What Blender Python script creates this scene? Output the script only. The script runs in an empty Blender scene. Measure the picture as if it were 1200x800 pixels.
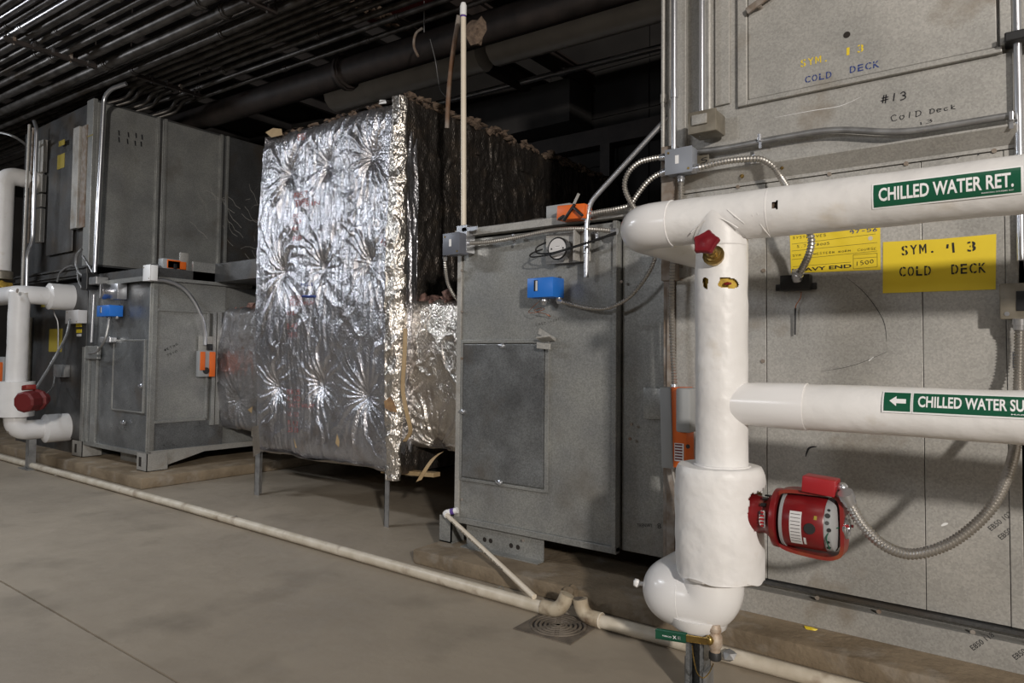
import bpy, bmesh, math, random
import numpy as np
from mathutils import Vector, Matrix
random.seed(7)
C = bpy.context.scene
COL = C.collection

# ---------------- camera ----------------
F, YAW, PIT, ROL, CYP, H = 812.2, math.radians(36.937), math.radians(-2.199), math.radians(.6025), 384.9, 1.5
def _m():
    c, s = math.cos, math.sin
    Ry = np.array([[c(YAW),0,s(YAW)],[0,1,0],[-s(YAW),0,c(YAW)]])
    Rx = np.array([[1,0,0],[0,c(PIT),-s(PIT)],[0,s(PIT),c(PIT)]])
    Rz = np.array([[c(ROL),-s(ROL),0],[s(ROL),c(ROL),0],[0,0,1]])
    return Rz@Rx@Ry
M_ = _m()
def w_(r): return Vector((r[0], r[2], -r[1]))
rt, up, bk = w_(M_[0]), -w_(M_[1]), -w_(M_[2])
cd = bpy.data.cameras.new('camera'); cam = bpy.data.objects.new('camera', cd); COL.objects.link(cam)
mw = Matrix.Identity(4)
for i in range(3):
    mw[i][0], mw[i][1], mw[i][2] = rt[i], up[i], bk[i]
mw[2][3] = H
cam.matrix_world = mw
cd.sensor_width = 36; cd.lens = F/1200*36; cd.shift_y = (CYP-400)/1200; cd.clip_end = 100
C.camera = cam
def at(px, py, X=None, Y=None, Z=None):
    "world point of the sight line through a pixel on a plane of the room"
    d = M_.T@np.array([(px-600)/F, (py-CYP)/F, 1]); d = Vector((d[0], d[2], -d[1]))
    t = X/d.x if X is not None else Y/d.y if Y is not None else (Z-H)/d.z
    return Vector((0,0,H))+d*t

# ---------------- world, lamps, exposure ----------------
W = bpy.data.worlds.new('world'); C.world = W; W.use_nodes = True
W.node_tree.nodes['Background'].inputs[0].default_value = (.02,.02,.022,1)
W.node_tree.nodes['Background'].inputs[1].default_value = 1
C.view_settings.view_transform = 'Standard'; C.view_settings.look = 'None'
C.view_settings.exposure = 0.0; C.view_settings.gamma = 1; C.view_settings.use_curve_mapping = False
def lamp(name, loc, to, sx, sy, power, col):
    l = bpy.data.lights.new(name, 'AREA'); l.shape = 'RECTANGLE'; l.size = sx; l.size_y = sy
    l.energy = power; l.color = col
    o = bpy.data.objects.new(name, l); COL.objects.link(o); o.location = loc
    o.rotation_euler = (Vector(to)-Vector(loc)).to_track_quat('-Z', 'Y').to_euler()
    return o
lamp('work_lamp', (6.9,-5,4.6), (-2.2,3.9,1.2), .42, .42, 1090, (1,.935,.86))
lamp('upper_fill', (.4,1.3,4.5), (-.7,3.9,2.9), 1.2, .3, 11, (1,.95,.9))  # added overhead fill, brightens the upper right panels and pipe tops
lamp('aisle_lamp', (-6.8,1.1,4.0), (-6.6,1.8,0), 1.3, .30, 80, (.88,.93,1))
lamp('front_fill', (-3.6,-3.0,3.2), (-5.2,4.2,1.6), 1.2, .5, 45, (.93,.95,1))  # added fill aimed at the foil front, stands for no fixture
lamp('left_fill', (-12.4,.4,4.2), (-11,3.9,1), 1.2, .3, 75, (.9,.94,1))  # added fill that lifts the far left pipes and unit

# ---------------- materials ----------------
def mat(name, col, rough=.5, metal=0, col2=None, scale=8, detail=4, mix=(.35,.65), bump=0, bscale=60, stain=None, sscale=2.5, smix=(.55,.75), spangle=0, rvar=0, stretch=(1,1,1), brick=None, emit=None):
    m = bpy.data.materials.new(name); m.use_nodes = True; nt = m.node_tree; N = nt.nodes; L = nt.links
    b = N['Principled BSDF']; b.inputs['Roughness'].default_value = rough; b.inputs['Metallic'].default_value = metal
    b.inputs['Base Color'].default_value = (*col,1)
    tc = N.new('ShaderNodeTexCoord'); mp = N.new('ShaderNodeMapping'); mp.inputs['Scale'].default_value = stretch
    L.new(tc.outputs['Object'], mp.inputs[0]); vec = mp.outputs[0]
    cur = None
    def ramp(src, a, bb, c1, c2):
        r = N.new('ShaderNodeValToRGB'); r.color_ramp.elements[0].position = a; r.color_ramp.elements[1].position = bb
        r.color_ramp.elements[0].color = (*c1,1); r.color_ramp.elements[1].color = (*c2,1); L.new(src, r.inputs[0]); return r.outputs[0]
    def noise(s, d=4):
        n = N.new('ShaderNodeTexNoise'); n.inputs['Scale'].default_value = s; n.inputs['Detail'].default_value = d; L.new(vec, n.inputs['Vector']); return n.outputs['Fac']
    if col2: cur = ramp(noise(scale, detail), mix[0], mix[1], col, col2)
    if spangle:
        v = N.new('ShaderNodeTexVoronoi'); v.inputs['Scale'].default_value = 120; L.new(vec, v.inputs['Vector'])
        g = ramp(v.outputs['Color'], 0, 1, (1-spangle,)*3, (1+spangle,)*3)
        g2 = N.new('ShaderNodeTexWhiteNoise'); L.new(v.outputs['Color'], g2.inputs['Vector'])
        mr = N.new('ShaderNodeMapRange'); mr.inputs[3].default_value = 1-spangle; mr.inputs[4].default_value = 1+spangle; L.new(g2.outputs['Value'], mr.inputs[0])
        mx = N.new('ShaderNodeVectorMath'); mx.operation = 'SCALE'
        if cur: L.new(cur, mx.inputs[0])
        else: mx.inputs[0].default_value = col
        L.new(mr.outputs[0], mx.inputs['Scale']); cur = mx.outputs[0]
    if stain:
        mx = N.new('ShaderNodeMix'); mx.data_type = 'RGBA'; f = ramp(noise(sscale, 7), smix[0], smix[1], (0,0,0), (1,1,1)); L.new(f, mx.inputs[0])
        if cur: L.new(cur, mx.inputs[6])
        else: mx.inputs[6].default_value = (*col,1)
        mx.inputs[7].default_value = (*stain,1); cur = mx.outputs[2]
    if cur: L.new(cur, b.inputs['Base Color'])
    if rvar:
        mr = N.new('ShaderNodeMapRange'); mr.inputs[1].default_value = .3; mr.inputs[2].default_value = .7
        mr.inputs[3].default_value = max(.05, rough-rvar); mr.inputs[4].default_value = rough+rvar; L.new(noise(6,5), mr.inputs[0]); L.new(mr.outputs[0], b.inputs['Roughness'])
    if bump:
        bp = N.new('ShaderNodeBump'); bp.inputs['Strength'].default_value = bump; bp.inputs['Distance'].default_value = .01; L.new(noise(bscale, 5), bp.inputs['Height']); L.new(bp.outputs[0], b.inputs['Normal'])
    if emit: b.inputs['Emission Color'].default_value = (*emit,1); b.inputs['Emission Strength'].default_value = 1
    return m
M = {}
M['galv'] = mat('galvanized_steel', (.32,.322,.305), .42, .35, (.23,.233,.228), 3, 5, spangle=.17, rvar=.10, bump=.06, bscale=5, stain=(.16,.14,.115), sscale=1.7, smix=(.58,.8))
M['galvw'] = mat('pale_weathered_galvanized_steel', (.44,.425,.395), .48, .25, (.34,.332,.31), 2.4, 6, spangle=.13, rvar=.08, bump=.06, bscale=4, stain=(.25,.21,.16), sscale=3.1, smix=(.6,.78))
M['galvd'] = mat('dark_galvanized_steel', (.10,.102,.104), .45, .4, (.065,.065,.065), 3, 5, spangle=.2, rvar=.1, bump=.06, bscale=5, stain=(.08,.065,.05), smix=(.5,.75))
M['galvs'] = mat('bluish_galvanized_steel', (.23,.24,.245), .36, .5, (.15,.155,.16), 3.5, 5, spangle=.22, rvar=.12, bump=.08, bscale=4, stain=(.14,.12,.10), smix=(.6,.8))
M['bright'] = mat('bright_zinc_conduit', (.60,.61,.64), .30, .85)
M['flex'] = mat('flexible_steel_conduit', (.46,.44,.41), .38, .8)
M['dull'] = mat('dusty_dark_conduit', (.16,.15,.14), .42, .6, (.07,.062,.055), 6, 5, stain=(.06,.045,.03), sscale=3)
M['shiny'] = mat('shiny_ceiling_conduit', (.42,.42,.44), .28, .85, (.2,.19,.19), 4, 5)
M['post'] = mat('strut_steel', (.36,.36,.36), .4, .6, (.24,.24,.24), 12, 4)
M['black'] = mat('black_plastic', (.012,.012,.013), .4)
M['blackr'] = mat('black_rubber', (.02,.02,.02), .55)
M['rust'] = mat('rusty_steel', (.20,.15,.11), .7, .2, (.33,.30,.27), 14, 6, stain=(.16,.08,.04))
M['white'] = mat('white_pipe_jacket', (.80,.79,.78), .45, 0, (.72,.705,.69), 3, 5, bump=.6, bscale=11, stain=(.58,.52,.43), sscale=5, smix=(.62,.8))
M['pvcw'] = mat('glossy_white_plastic_cover', (.82,.81,.81), .22, 0, (.78,.77,.76), 2, 3, stain=(.6,.55,.48), sscale=4, smix=(.68,.85))
M['fiber'] = mat('yellow_glass_wool', (.62,.42,.07), .95, 0, (.42,.27,.05), 40, 4, bump=.8, bscale=90)
M['pvc'] = mat('aged_plastic_drain_pipe', (.66,.60,.50), .4, 0, (.52,.46,.36), 9, 5, stain=(.24,.17,.11), sscale=7, smix=(.60,.78))
M['pvcd'] = mat('dirty_plastic_elbow', (.50,.43,.32), .55, 0, (.36,.29,.2), 14, 5, stain=(.16,.11,.07), sscale=12, smix=(.5,.7))
M['grate'] = mat('grimy_cast_iron', (.17,.14,.108), .7, 0, (.10,.082,.064), 12, 5)
M['pvcc'] = mat('cream_plastic_pipe', (.76,.68,.56), .4, 0, (.70,.62,.5), 9, 4)
M['floor'] = mat('worn_concrete', (.37,.315,.245), .55, 0, (.295,.25,.195), 1.3, 9, (.3,.72), bump=.25, bscale=14, stain=(.23,.195,.15), sscale=2.2, smix=(.54,.8), rvar=.12)
M['pad'] = mat('dusty_pad_concrete', (.27,.21,.14), .8, 0, (.17,.128,.082), 4, 7, bump=.7, bscale=30, stain=(.30,.26,.21), sscale=6)
M['wall'] = mat('dark_plain_wall', (.035,.032,.03), .95, 0, (.022,.02,.019), 2, 6)
M['deck'] = mat('dark_ceiling_deck', (.055,.05,.048), .9, 0, (.035,.03,.03), 2, 5)
M['iron'] = mat('dark_painted_iron', (.045,.034,.03), .6, .1, (.025,.02,.018), 5, 5)
M['redd'] = mat('dull_red_paint', (.16,.02,.02), .6)
M['duct'] = mat('grey_round_duct', (.58,.56,.53), .6, .1, (.48,.46,.44), 3, 5)
M['red'] = mat('red_enamel', (.20,.010,.012), .32, 0, (.15,.008,.010), 12, 4, stain=(.16,.045,.02), sscale=14, smix=(.62,.75))
M['redo'] = mat('rust_worn_red_enamel', (.22,.016,.014), .45, 0, (.25,.07,.025), 9, 6, mix=(.5,.8))
M['redb'] = mat('bright_red_box_paint', (.34,.015,.02), .4)
M['redp'] = mat('dull_dark_red_enamel', (.13,.010,.010), .6)
M['redw'] = mat('handwheel_red', (.17,.010,.016), .4)
M['brass'] = mat('aged_brass', (.42,.29,.09), .3, .9, (.3,.2,.07), 20, 4)
M['bronze'] = mat('corroded_bronze', (.38,.28,.2), .6, .3, (.5,.42,.34), 35, 5, stain=(.25,.13,.06), sscale=20)
M['grnl'] = mat('green_lever_sleeve', (.008,.075,.04), .4)
M['green'] = mat('green_label_vinyl', (.006,.088,.044), .35)
M['ink'] = mat('white_print', (.82,.82,.82), .5)
M['inkb'] = mat('black_marker', (.012,.012,.015), .6)
M['inkblue'] = mat('blue_stencil_paint', (.02,.045,.20), .6)
M['inky'] = mat('yellow_stencil_paint', (.75,.56,.03), .6)
M['inkr'] = mat('red_print_on_foil', (.36,.10,.09), .5, .3, (.48,.34,.34), 60, 3)
M['yel'] = mat('yellow_card', (.83,.63,.03), .5, 0, (.76,.57,.03), 4, 4)
M['yeld'] = mat('dark_yellow_card', (.34,.26,.03), .6)  # yellow card colour in a darker tone
M['blue'] = mat('blue_plastic', (.02,.17,.62), .38)
M['orange'] = mat('orange_plastic', (.78,.15,.02), .4)
M['greyp'] = mat('grey_plastic', (.33,.34,.345), .45)
M['jbox'] = mat('grey_painted_box', (.26,.28,.32), .4, .1)
M['jboxd'] = mat('slate_painted_box', (.13,.14,.17), .4, .1)
M['tan'] = mat('old_cast_switch_box', (.25,.225,.18), .45, .3, (.17,.15,.115), 12, 5)
M['dial'] = mat('gauge_face', (.62,.61,.61), .35)
M['glass'] = mat('gauge_chrome', (.5,.5,.52), .2, .9)
M['tape'] = mat('brown_strap', (.42,.30,.16), .6, 0, (.36,.25,.13), 10, 4)
M['kraft'] = mat('brown_kraft_backing', (.36,.22,.10), .8, 0, (.22,.12,.06), 20, 4)
M['fluff'] = mat('dusty_brown_insulation', (.17,.12,.085), .95, 0, (.09,.062,.045), 30, 6, bump=1, bscale=60)
M['fluffp'] = mat('pinkish_brown_insulation', (.30,.18,.15), .95, 0, (.13,.07,.06), 30, 6, bump=1, bscale=60)
M['purple'] = mat('purple_primer', (.10,.05,.28), .5)
M['copper'] = mat('copper_wire', (.35,.12,.05), .4, .7)
M['holeshade'] = mat('painted_hole_shade', (.02,.015,.012), .9)  # flat near-black, painted in for the shade inside holes and slots

def foil_mat(name, tint, rough, dust):
    m = bpy.data.materials.new(name); m.use_nodes = True; nt = m.node_tree; N = nt.nodes; L = nt.links; b = N['Principled BSDF']
    b.inputs['Metallic'].default_value = .92; b.inputs['Roughness'].default_value = rough
    tc = N.new('ShaderNodeTexCoord')
    n = N.new('ShaderNodeTexNoise'); n.inputs['Scale'].default_value = 2.2; n.inputs['Detail'].default_value = 7; L.new(tc.outputs['Object'], n.inputs['Vector'])
    r = N.new('ShaderNodeValToRGB'); r.color_ramp.elements[0].position = .35; r.color_ramp.elements[1].position = .72
    r.color_ramp.elements[0].color = (*tint,1); r.color_ramp.elements[1].color = (*[a*.72 for a in tint],1); L.new(n.outputs['Fac'], r.inputs[0])
    mx = N.new('ShaderNodeMix'); mx.data_type = 'RGBA'; n2 = N.new('ShaderNodeTexNoise'); n2.inputs['Scale'].default_value = 5; n2.inputs['Detail'].default_value = 8
    L.new(tc.outputs['Object'], n2.inputs['Vector']); mr = N.new('ShaderNodeMapRange'); mr.inputs[1].default_value = .5; mr.inputs[2].default_value = .8; mr.inputs[4].default_value = dust
    L.new(n2.outputs['Fac'], mr.inputs[0]); L.new(mr.outputs[0], mx.inputs[0]); L.new(r.outputs[0], mx.inputs[6]); mx.inputs[7].default_value = (.28,.22,.17,1)
    L.new(mx.outputs[2], b.inputs['Base Color'])
    mp = N.new('ShaderNodeMapping'); mp.inputs['Scale'].default_value = (1,1,.55); L.new(tc.outputs['Object'], mp.inputs[0])
    v = N.new('ShaderNodeTexVoronoi'); v.inputs['Scale'].default_value = 52; v.feature = 'DISTANCE_TO_EDGE'; L.new(mp.outputs[0], v.inputs['Vector'])
    v2 = N.new('ShaderNodeTexNoise'); v2.inputs['Scale'].default_value = 70; v2.inputs['Detail'].default_value = 3; L.new(mp.outputs[0], v2.inputs['Vector'])
    b1 = N.new('ShaderNodeBump'); b1.inputs['Strength'].default_value = 1; b1.inputs['Distance'].default_value = .006; L.new(v.outputs['Distance'], b1.inputs['Height'])
    b2 = N.new('ShaderNodeBump'); b2.inputs['Strength'].default_value = 1; b2.inputs['Distance'].default_value = .0042; L.new(v2.outputs['Fac'], b2.inputs['Height']); L.new(b1.outputs[0], b2.inputs['Normal'])
    L.new(b2.outputs[0], b.inputs['Normal'])
    return m
M['foil'] = foil_mat('wrinkled_aluminium_foil', (.64,.64,.68), .29, .6)
M['foilw'] = foil_mat('warm_crumpled_foil', (.76,.71,.65), .28, .6)
M['foild'] = foil_mat('shaded_dusty_foil', (.17,.15,.135), .42, 1)  # darker foil copy: dark reflections painted into the tint, plus brown dust

# ---------------- mesh helpers ----------------
def B(): return bmesh.new()
def box(bm, x0,x1,y0,y1,z0,z1, bev=0):
    x0,x1=sorted((x0,x1)); y0,y1=sorted((y0,y1)); z0,z1=sorted((z0,z1))
    r = bmesh.ops.create_cube(bm, size=1); vs = r['verts']
    for v in vs: v.co = Vector(((x0+x1)/2+v.co.x*(x1-x0), (y0+y1)/2+v.co.y*(y1-y0), (z0+z1)/2+v.co.z*(z1-z0)))
    if bev:
        es = list({e for v in vs for e in v.link_edges})
        bmesh.ops.bevel(bm, geom=es, offset=bev, segments=2, affect='EDGES', profile=.5)
    return bm
def obox(bm, c, u, v, w, su, sv, sw, bev=0):
    "box about c with axes u, v, w"
    c=Vector(c); u=Vector(u).normalized(); v=Vector(v).normalized(); w=Vector(w).normalized()
    vs = bmesh.ops.create_cube(bm, size=1)['verts']
    for q in vs: q.co = c+u*q.co.x*su+v*q.co.y*sv+w*q.co.z*sw
    if bev: bmesh.ops.bevel(bm, geom=list({e for q in vs for e in q.link_edges}), offset=bev, segments=2, affect='EDGES', profile=.5)
    return bm
def smooth_path(pts, n=8):
    P=[Vector(p) for p in pts]
    if len(P)<3: return P
    out=[]
    for i in range(len(P)-1):
        p0=P[max(i-1,0)]; p1=P[i]; p2=P[i+1]; p3=P[min(i+2,len(P)-1)]
        for k in range(n):
            t=k/n; out.append(.5*((2*p1)+(p2-p0)*t+(2*p0-5*p1+4*p2-p3)*t*t+(3*p1-p0-3*p2+p3)*t**3))
    out.append(P[-1]); return out
def fillet(pts, r, n=8):
    P=[Vector(p) for p in pts]; out=[P[0]]
    for i in range(1,len(P)-1):
        a=(P[i-1]-P[i]); b=(P[i+1]-P[i]); q=min(r,a.length*.49,b.length*.49) if len(P)>3 else min(r,a.length*.95,b.length*.95)
        A=P[i]+a.normalized()*q; Bb=P[i]+b.normalized()*q
        for k in range(n+1):
            t=k/n
            out.append(A*(1-t)**2+P[i]*2*t*(1-t)+Bb*t*t)
    out.append(P[-1]); return out
def tube(bm, pts, r, seg=14, radii=None, cap=True):
    P=[Vector(p) for p in pts]; n=len(P)
    T=[(P[min(i+1,n-1)]-P[max(i-1,0)]).normalized() for i in range(n)]
    ref=Vector((0,0,1)) if abs(T[0].z)<.9 else Vector((1,0,0))
    nrm=(ref-T[0]*ref.dot(T[0])).normalized(); rings=[]
    for i in range(n):
        nrm=(nrm-T[i]*nrm.dot(T[i])).normalized(); bn=T[i].cross(nrm); rr=radii[i] if radii else r
        rings.append([bm.verts.new(P[i]+(nrm*math.cos(a)+bn*math.sin(a))*rr) for a in [2*math.pi*k/seg for k in range(seg)]])
    for i in range(n-1):
        for k in range(seg):
            bm.faces.new((rings[i][k],rings[i][(k+1)%seg],rings[i+1][(k+1)%seg],rings[i+1][k]))
    if cap: bm.faces.new(rings[0][::-1]); bm.faces.new(rings[-1])
    return bm
def flex_tube(bm, pts, r, pitch=.0145, seg=10):
    if r<.021: pitch=.0175
    P=smooth_path(pts, 14); L=[0]
    for i in range(1,len(P)): L.append(L[-1]+(P[i]-P[i-1]).length)
    tot=L[-1]; n=int(tot/pitch*2); out=[]; rad=[]; j=0
    for k in range(n+1):
        s=tot*k/n
        while j<len(L)-2 and L[j+1]<s: j+=1
        t=(s-L[j])/max(1e-9,L[j+1]-L[j]); out.append(P[j].lerp(P[j+1],t)); rad.append(r if k%2 else r*.70)
    return tube(bm, out, r, seg, rad)
def disc(bm, c, axis, r, h, seg=20):
    axis=Vector(axis).normalized(); c=Vector(c); return tube(bm,[c,c+axis*h],r,seg)
def lathe(bm, c, axis, prof, seg=24):
    "profile = (distance along axis, radius)"
    axis=Vector(axis).normalized(); c=Vector(c)
    return tube(bm,[c+axis*p[0]+axis*1e-5*i for i,p in enumerate(prof)],1,seg,[p[1] for p in prof])
def ring(bm, c, axis, R, r, seg=28, s2=8):
    axis=Vector(axis).normalized(); a=axis.orthogonal().normalized(); b=axis.cross(a); c=Vector(c); vs=[]
    for i in range(seg):
        t=2*math.pi*i/seg; d=a*math.cos(t)+b*math.sin(t)
        vs.append([bm.verts.new(c+d*(R+r*math.cos(2*math.pi*k/s2))+axis*r*math.sin(2*math.pi*k/s2)) for k in range(s2)])
    for i in range(seg):
        for k in range(s2):
            bm.faces.new((vs[i][k],vs[(i+1)%seg][k],vs[(i+1)%seg][(k+1)%s2],vs[i][(k+1)%s2]))
    return bm
def blob(bm, c, sx, sy, sz, jit=.3, sub=2):
    vs=bmesh.ops.create_icosphere(bm, subdivisions=sub, radius=1)['verts']; c=Vector(c)
    for v in vs:
        k=1+random.uniform(-jit,jit); v.co=c+Vector((v.co.x*sx*k,v.co.y*sy*k,v.co.z*sz*k))
    return bm
def prism(bm, pts2, f0, f1):
    "extrude polygon: f0/f1 map (a,b) to world points"
    a=[bm.verts.new(f0(p)) for p in pts2]; b=[bm.verts.new(f1(p)) for p in pts2]; n=len(a)
    bm.faces.new(a); bm.faces.new(b[::-1])
    for i in range(n): bm.faces.new((a[i],b[i],b[(i+1)%n],a[(i+1)%n]))
    return bm

def obj(name, bm, m, parent=None, smooth=None, label=None):
    bmesh.ops.recalc_face_normals(bm, faces=bm.faces[:])
    me=bpy.data.meshes.new(name)
    if parent is not None:
        root=parent
        off=Vector((0,0,0)); q=parent
        while q is not None: off+=q.location; q=q.parent
        for v in bm.verts: v.co-=off
    bm.to_mesh(me); bm.free()
    if smooth is not None:
        me.polygons.foreach_set('use_smooth',[True]*len(me.polygons))
        me.set_sharp_from_angle(angle=math.radians(smooth))
    me.materials.append(M[m] if isinstance(m,str) else m)
    o=bpy.data.objects.new(name, me); COL.objects.link(o)
    if parent is not None: o.parent=parent
    if label: o['label']=label
    return o
def tag(o,label,cat,group=None,kind=None):
    o['label']=label; o['category']=cat
    if group: o['group']=group
    if kind: o['kind']=kind
    return o
def solo(name,bm,m,label,cat,loc=None,smooth=None,group=None):
    "a thing that is one mesh; its origin goes to loc"
    o=obj(name,bm,m,None,smooth)
    if loc is not None:
        loc=Vector(loc)
        for v in o.data.vertices: v.co-=loc
        o.location=loc
    return tag(o,label,cat,group)
def thing(name,label,cat,loc,group=None):
    o=bpy.data.objects.new(name,None); COL.objects.link(o); o.location=Vector(loc); o.empty_display_size=.1
    return tag(o,label,cat,group)
def struct(name,bm,m,parent=None,smooth=None):
    o=obj(name,bm,m,parent,smooth)
    if parent is None: o['kind']='structure'
    return o

# ---------------- text ----------------
def text_bm(body, bold=0, spacing=1, stencil=False):
    "flat lettering, unit capital height, starting at x=0"
    bm=B(); x=0
    def one(ch, off):
        cu=bpy.data.curves.new('t','FONT'); cu.body=ch; cu.size=1.45; cu.offset=off; cu.resolution_u=3; cu.space_character=spacing
        o=bpy.data.objects.new('t',cu); COL.objects.link(o)
        dg=bpy.context.evaluated_depsgraph_get(); me=bpy.data.meshes.new_from_object(o.evaluated_get(dg))
        bpy.data.objects.remove(o); bpy.data.curves.remove(cu); return me
    if not stencil:
        me=one(body,bold); bm.from_mesh(me); bpy.data.meshes.remove(me); return bm
    for ch in body:
        if ch!=' ':
            t=B()
            if ch=='M':
                for q in (((0,0),(.13,0),(.13,1),(0,1)),((.53,0),(.66,0),(.66,1),(.53,1)),((.15,1),(.15,.72),(.33,.15),(.33,.5)),((.51,1),(.33,.5),(.33,.15),(.51,.72))):
                    t.faces.new([t.verts.new((a,b,0)) for a,b in q])
            else:
                me=one(ch,bold); t.from_mesh(me); bpy.data.meshes.remove(me)
            xs=[v.co.x for v in t.verts]; ys=[v.co.y for v in t.verts]; cx=(min(xs)+max(xs))/2; cy=(min(ys)+max(ys))/2; g=.055
            if ch in 'COSD3Q0':
                for d in (-g,g):
                    bmesh.ops.bisect_plane(t, geom=t.verts[:]+t.edges[:]+t.faces[:], plane_co=(cx+d,0,0), plane_no=(1,0,0))
                kill=[f for f in t.faces if abs(f.calc_center_median().x-cx)<g]
            elif ch in 'LEK':
                for d in (-g,g):
                    bmesh.ops.bisect_plane(t, geom=t.verts[:]+t.edges[:]+t.faces[:], plane_co=(0,cy+d+.16,0), plane_no=(0,1,0))
                kill=[f for f in t.faces if abs(f.calc_center_median().y-cy-.16)<g]
            else: kill=[]
            if kill: bmesh.ops.delete(t, geom=kill, context='FACES')
            wd=max(xs)-min(xs)
            if wd>.66:
                for v in t.verts: v.co.x=min(xs)+(v.co.x-min(xs))*.66/wd
                wd=.66
            for v in t.verts: v.co.x+=x-min(xs)+(.62-wd)/2
            tm=bpy.data.meshes.new('t'); t.to_mesh(tm); t.free(); bm.from_mesh(tm); bpy.data.meshes.remove(tm)
        x+=.86*spacing
    return bm
def fit(bm):
    xs=[v.co.x for v in bm.verts]; ys=[v.co.y for v in bm.verts]; return min(xs),max(xs),min(ys),max(ys)
def lay(bm, p0, p1, h, vdir=(0,0,1), lift=Vector((0,-.0015,0)), shear=0):
    "stretch flat lettering from p0 to p1 (baseline ends) with height h"
    x0,x1,y0,y1=fit(bm); p0=Vector(p0); p1=Vector(p1); u=p1-p0; vd=Vector(vdir); un=u.normalized(); vd=(vd-un*vd.dot(un)).normalized()
    for v in bm.verts:
        a=(v.co.x-x0)/(x1-x0); b=(v.co.y-y0)/(y1-y0); v.co=p0+u*(a+shear*b*.1)+vd*(b*h)+lift
    return bm
# hand lettering: strokes on a 1 x 1.4 cell
HW={'#':[[(.3,0),(.45,1.3)],[(.6,0),(.8,1.3)],[(.05,.45),(.95,.55)],[(.1,.85),(1,.95)]],'1':[[(.45,0),(.6,1.3)]],
'3':[[(.15,1.15),(.5,1.3),(.8,1.1),(.7,.8),(.4,.65),(.75,.5),(.8,.2),(.5,0),(.1,.1)]],'C':[[(.95,1.1),(.6,1.3),(.2,1),(.1,.5),(.3,.1),(.8,.08),(1,.25)]],
'O':[[(.5,1),(.15,.7),(.2,.2),(.6,.05),(.85,.4),(.8,.85),(.5,1)]],'L':[[(.3,1.1),(.25,.1),(.7,.1)]],'D':[[(.2,0),(.25,1.1)],[(.1,1.1),(.6,1.1),(.9,.7),(.8,.2),(.2,0)]],
'e':[[(.15,.45),(.8,.5),(.7,.85),(.35,.85),(.12,.45),(.3,.08),(.8,.12)]],'c':[[(.8,.75),(.4,.85),(.15,.45),(.35,.08),(.8,.12)]],'k':[[(.2,0),(.3,1.3)],[(.8,.8),(.28,.45),(.85,0)]],
'5':[[(.85,1.3),(.3,1.25),(.25,.8),(.7,.75),(.85,.35),(.5,0),(.1,.1)]],'9':[[(.8,.95),(.5,1.25),(.2,.95),(.4,.65),(.8,.9),(.75,.3),(.6,0)]],'7':[[(.1,1.25),(.85,1.25),(.4,0)]],
'-':[[(.2,.6),(.8,.65)]],'6':[[(.75,1.25),(.3,.8),(.15,.3),(.5,0),(.85,.3),(.6,.65),(.2,.4)]],'0':[[(.5,1.2),(.15,.8),(.2,.2),(.6,.05),(.85,.5),(.75,1.1),(.5,1.2)]],
'S':[[(.85,1.15),(.45,1.3),(.15,1),(.75,.45),(.6,.05),(.1,.15)]],'Y':[[(.1,1.25),(.45,.7)],[(.9,1.3),(.3,0)]],'T':[[(.05,1.2),(.95,1.25)],[(.5,1.2),(.45,0)]],'E':[[(.8,1.2),(.2,1.15),(.2,0),(.8,.05)],[(.2,.6),(.7,.65)]],
'M':[[(.1,0),(.2,1.2),(.5,.5),(.85,1.2),(.9,0)]],'V':[[(.1,1.2),(.45,0),(.9,1.25)]],'W':[[(.05,1.1),(.25,0),(.5,.8),(.75,0),(.95,1.15)]],'R':[[(.2,0),(.25,1.2),(.75,1.1),(.7,.7),(.25,.6),(.8,0)]],
'N':[[(.15,0),(.2,1.1),(.75,0),(.85,1.15)]],'A':[[(.05,0),(.5,1.2),(.9,0)],[(.25,.45),(.75,.45)]],'I':[[(.5,0),(.52,1.1)]],'U':[[(.15,1.1),(.2,.1),(.7,.1),(.85,1.1)]],'.':[[(.45,0),(.5,.1)]],'B':[[(.2,0),(.25,1.2),(.75,.95),(.3,.65),(.8,.35),(.2,0)]],
'G':[[(.9,1.05),(.4,1.2),(.1,.5),(.5,0),(.9,.4),(.55,.5)]],'H':[[(.15,0),(.2,1.2)],[(.8,0),(.85,1.2)],[(.2,.6),(.8,.65)]],'F':[[(.2,0),(.2,1.2),(.8,1.2)],[(.2,.65),(.7,.65)]],'X':[[(.1,0),(.9,1.2)],[(.1,1.2),(.9,0)]],'K':[[(.2,0),(.25,1.3)],[(.9,1.2),(.28,.6),(.9,0)]],'8':[[(.5,.65),(.2,.95),(.5,1.25),(.8,.95),(.5,.65),(.15,.3),(.5,0),(.85,.3),(.5,.65)]],'o':[[(.5,.8),(.15,.5),(.4,.05),(.85,.35),(.75,.75),(.5,.8)]],'l':[[(.4,0),(.55,1.3)]]}
def hand_bm(body, wdt=.1, jit=.07):
    bm=B(); rnd=random.Random(len(body))
    for i,ch in enumerate(body):
        for st in HW.get(ch,[]):
            P=[Vector((i*1.2+x+rnd.uniform(-jit,jit), y+rnd.uniform(-jit,jit),0)) for x,y in st]
            P=smooth_path(P,4) if len(P)>2 else P
            prev=None
            for k,p in enumerate(P):
                t=(P[min(k+1,len(P)-1)]-P[max(k-1,0)]).normalized(); n=Vector((-t.y,t.x,0))*wdt/2
                a=bm.verts.new(p+n); b=bm.verts.new(p-n)
                if prev: bm.faces.new((prev[0],a,b,prev[1]))
                prev=(a,b)
    return bm
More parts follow.
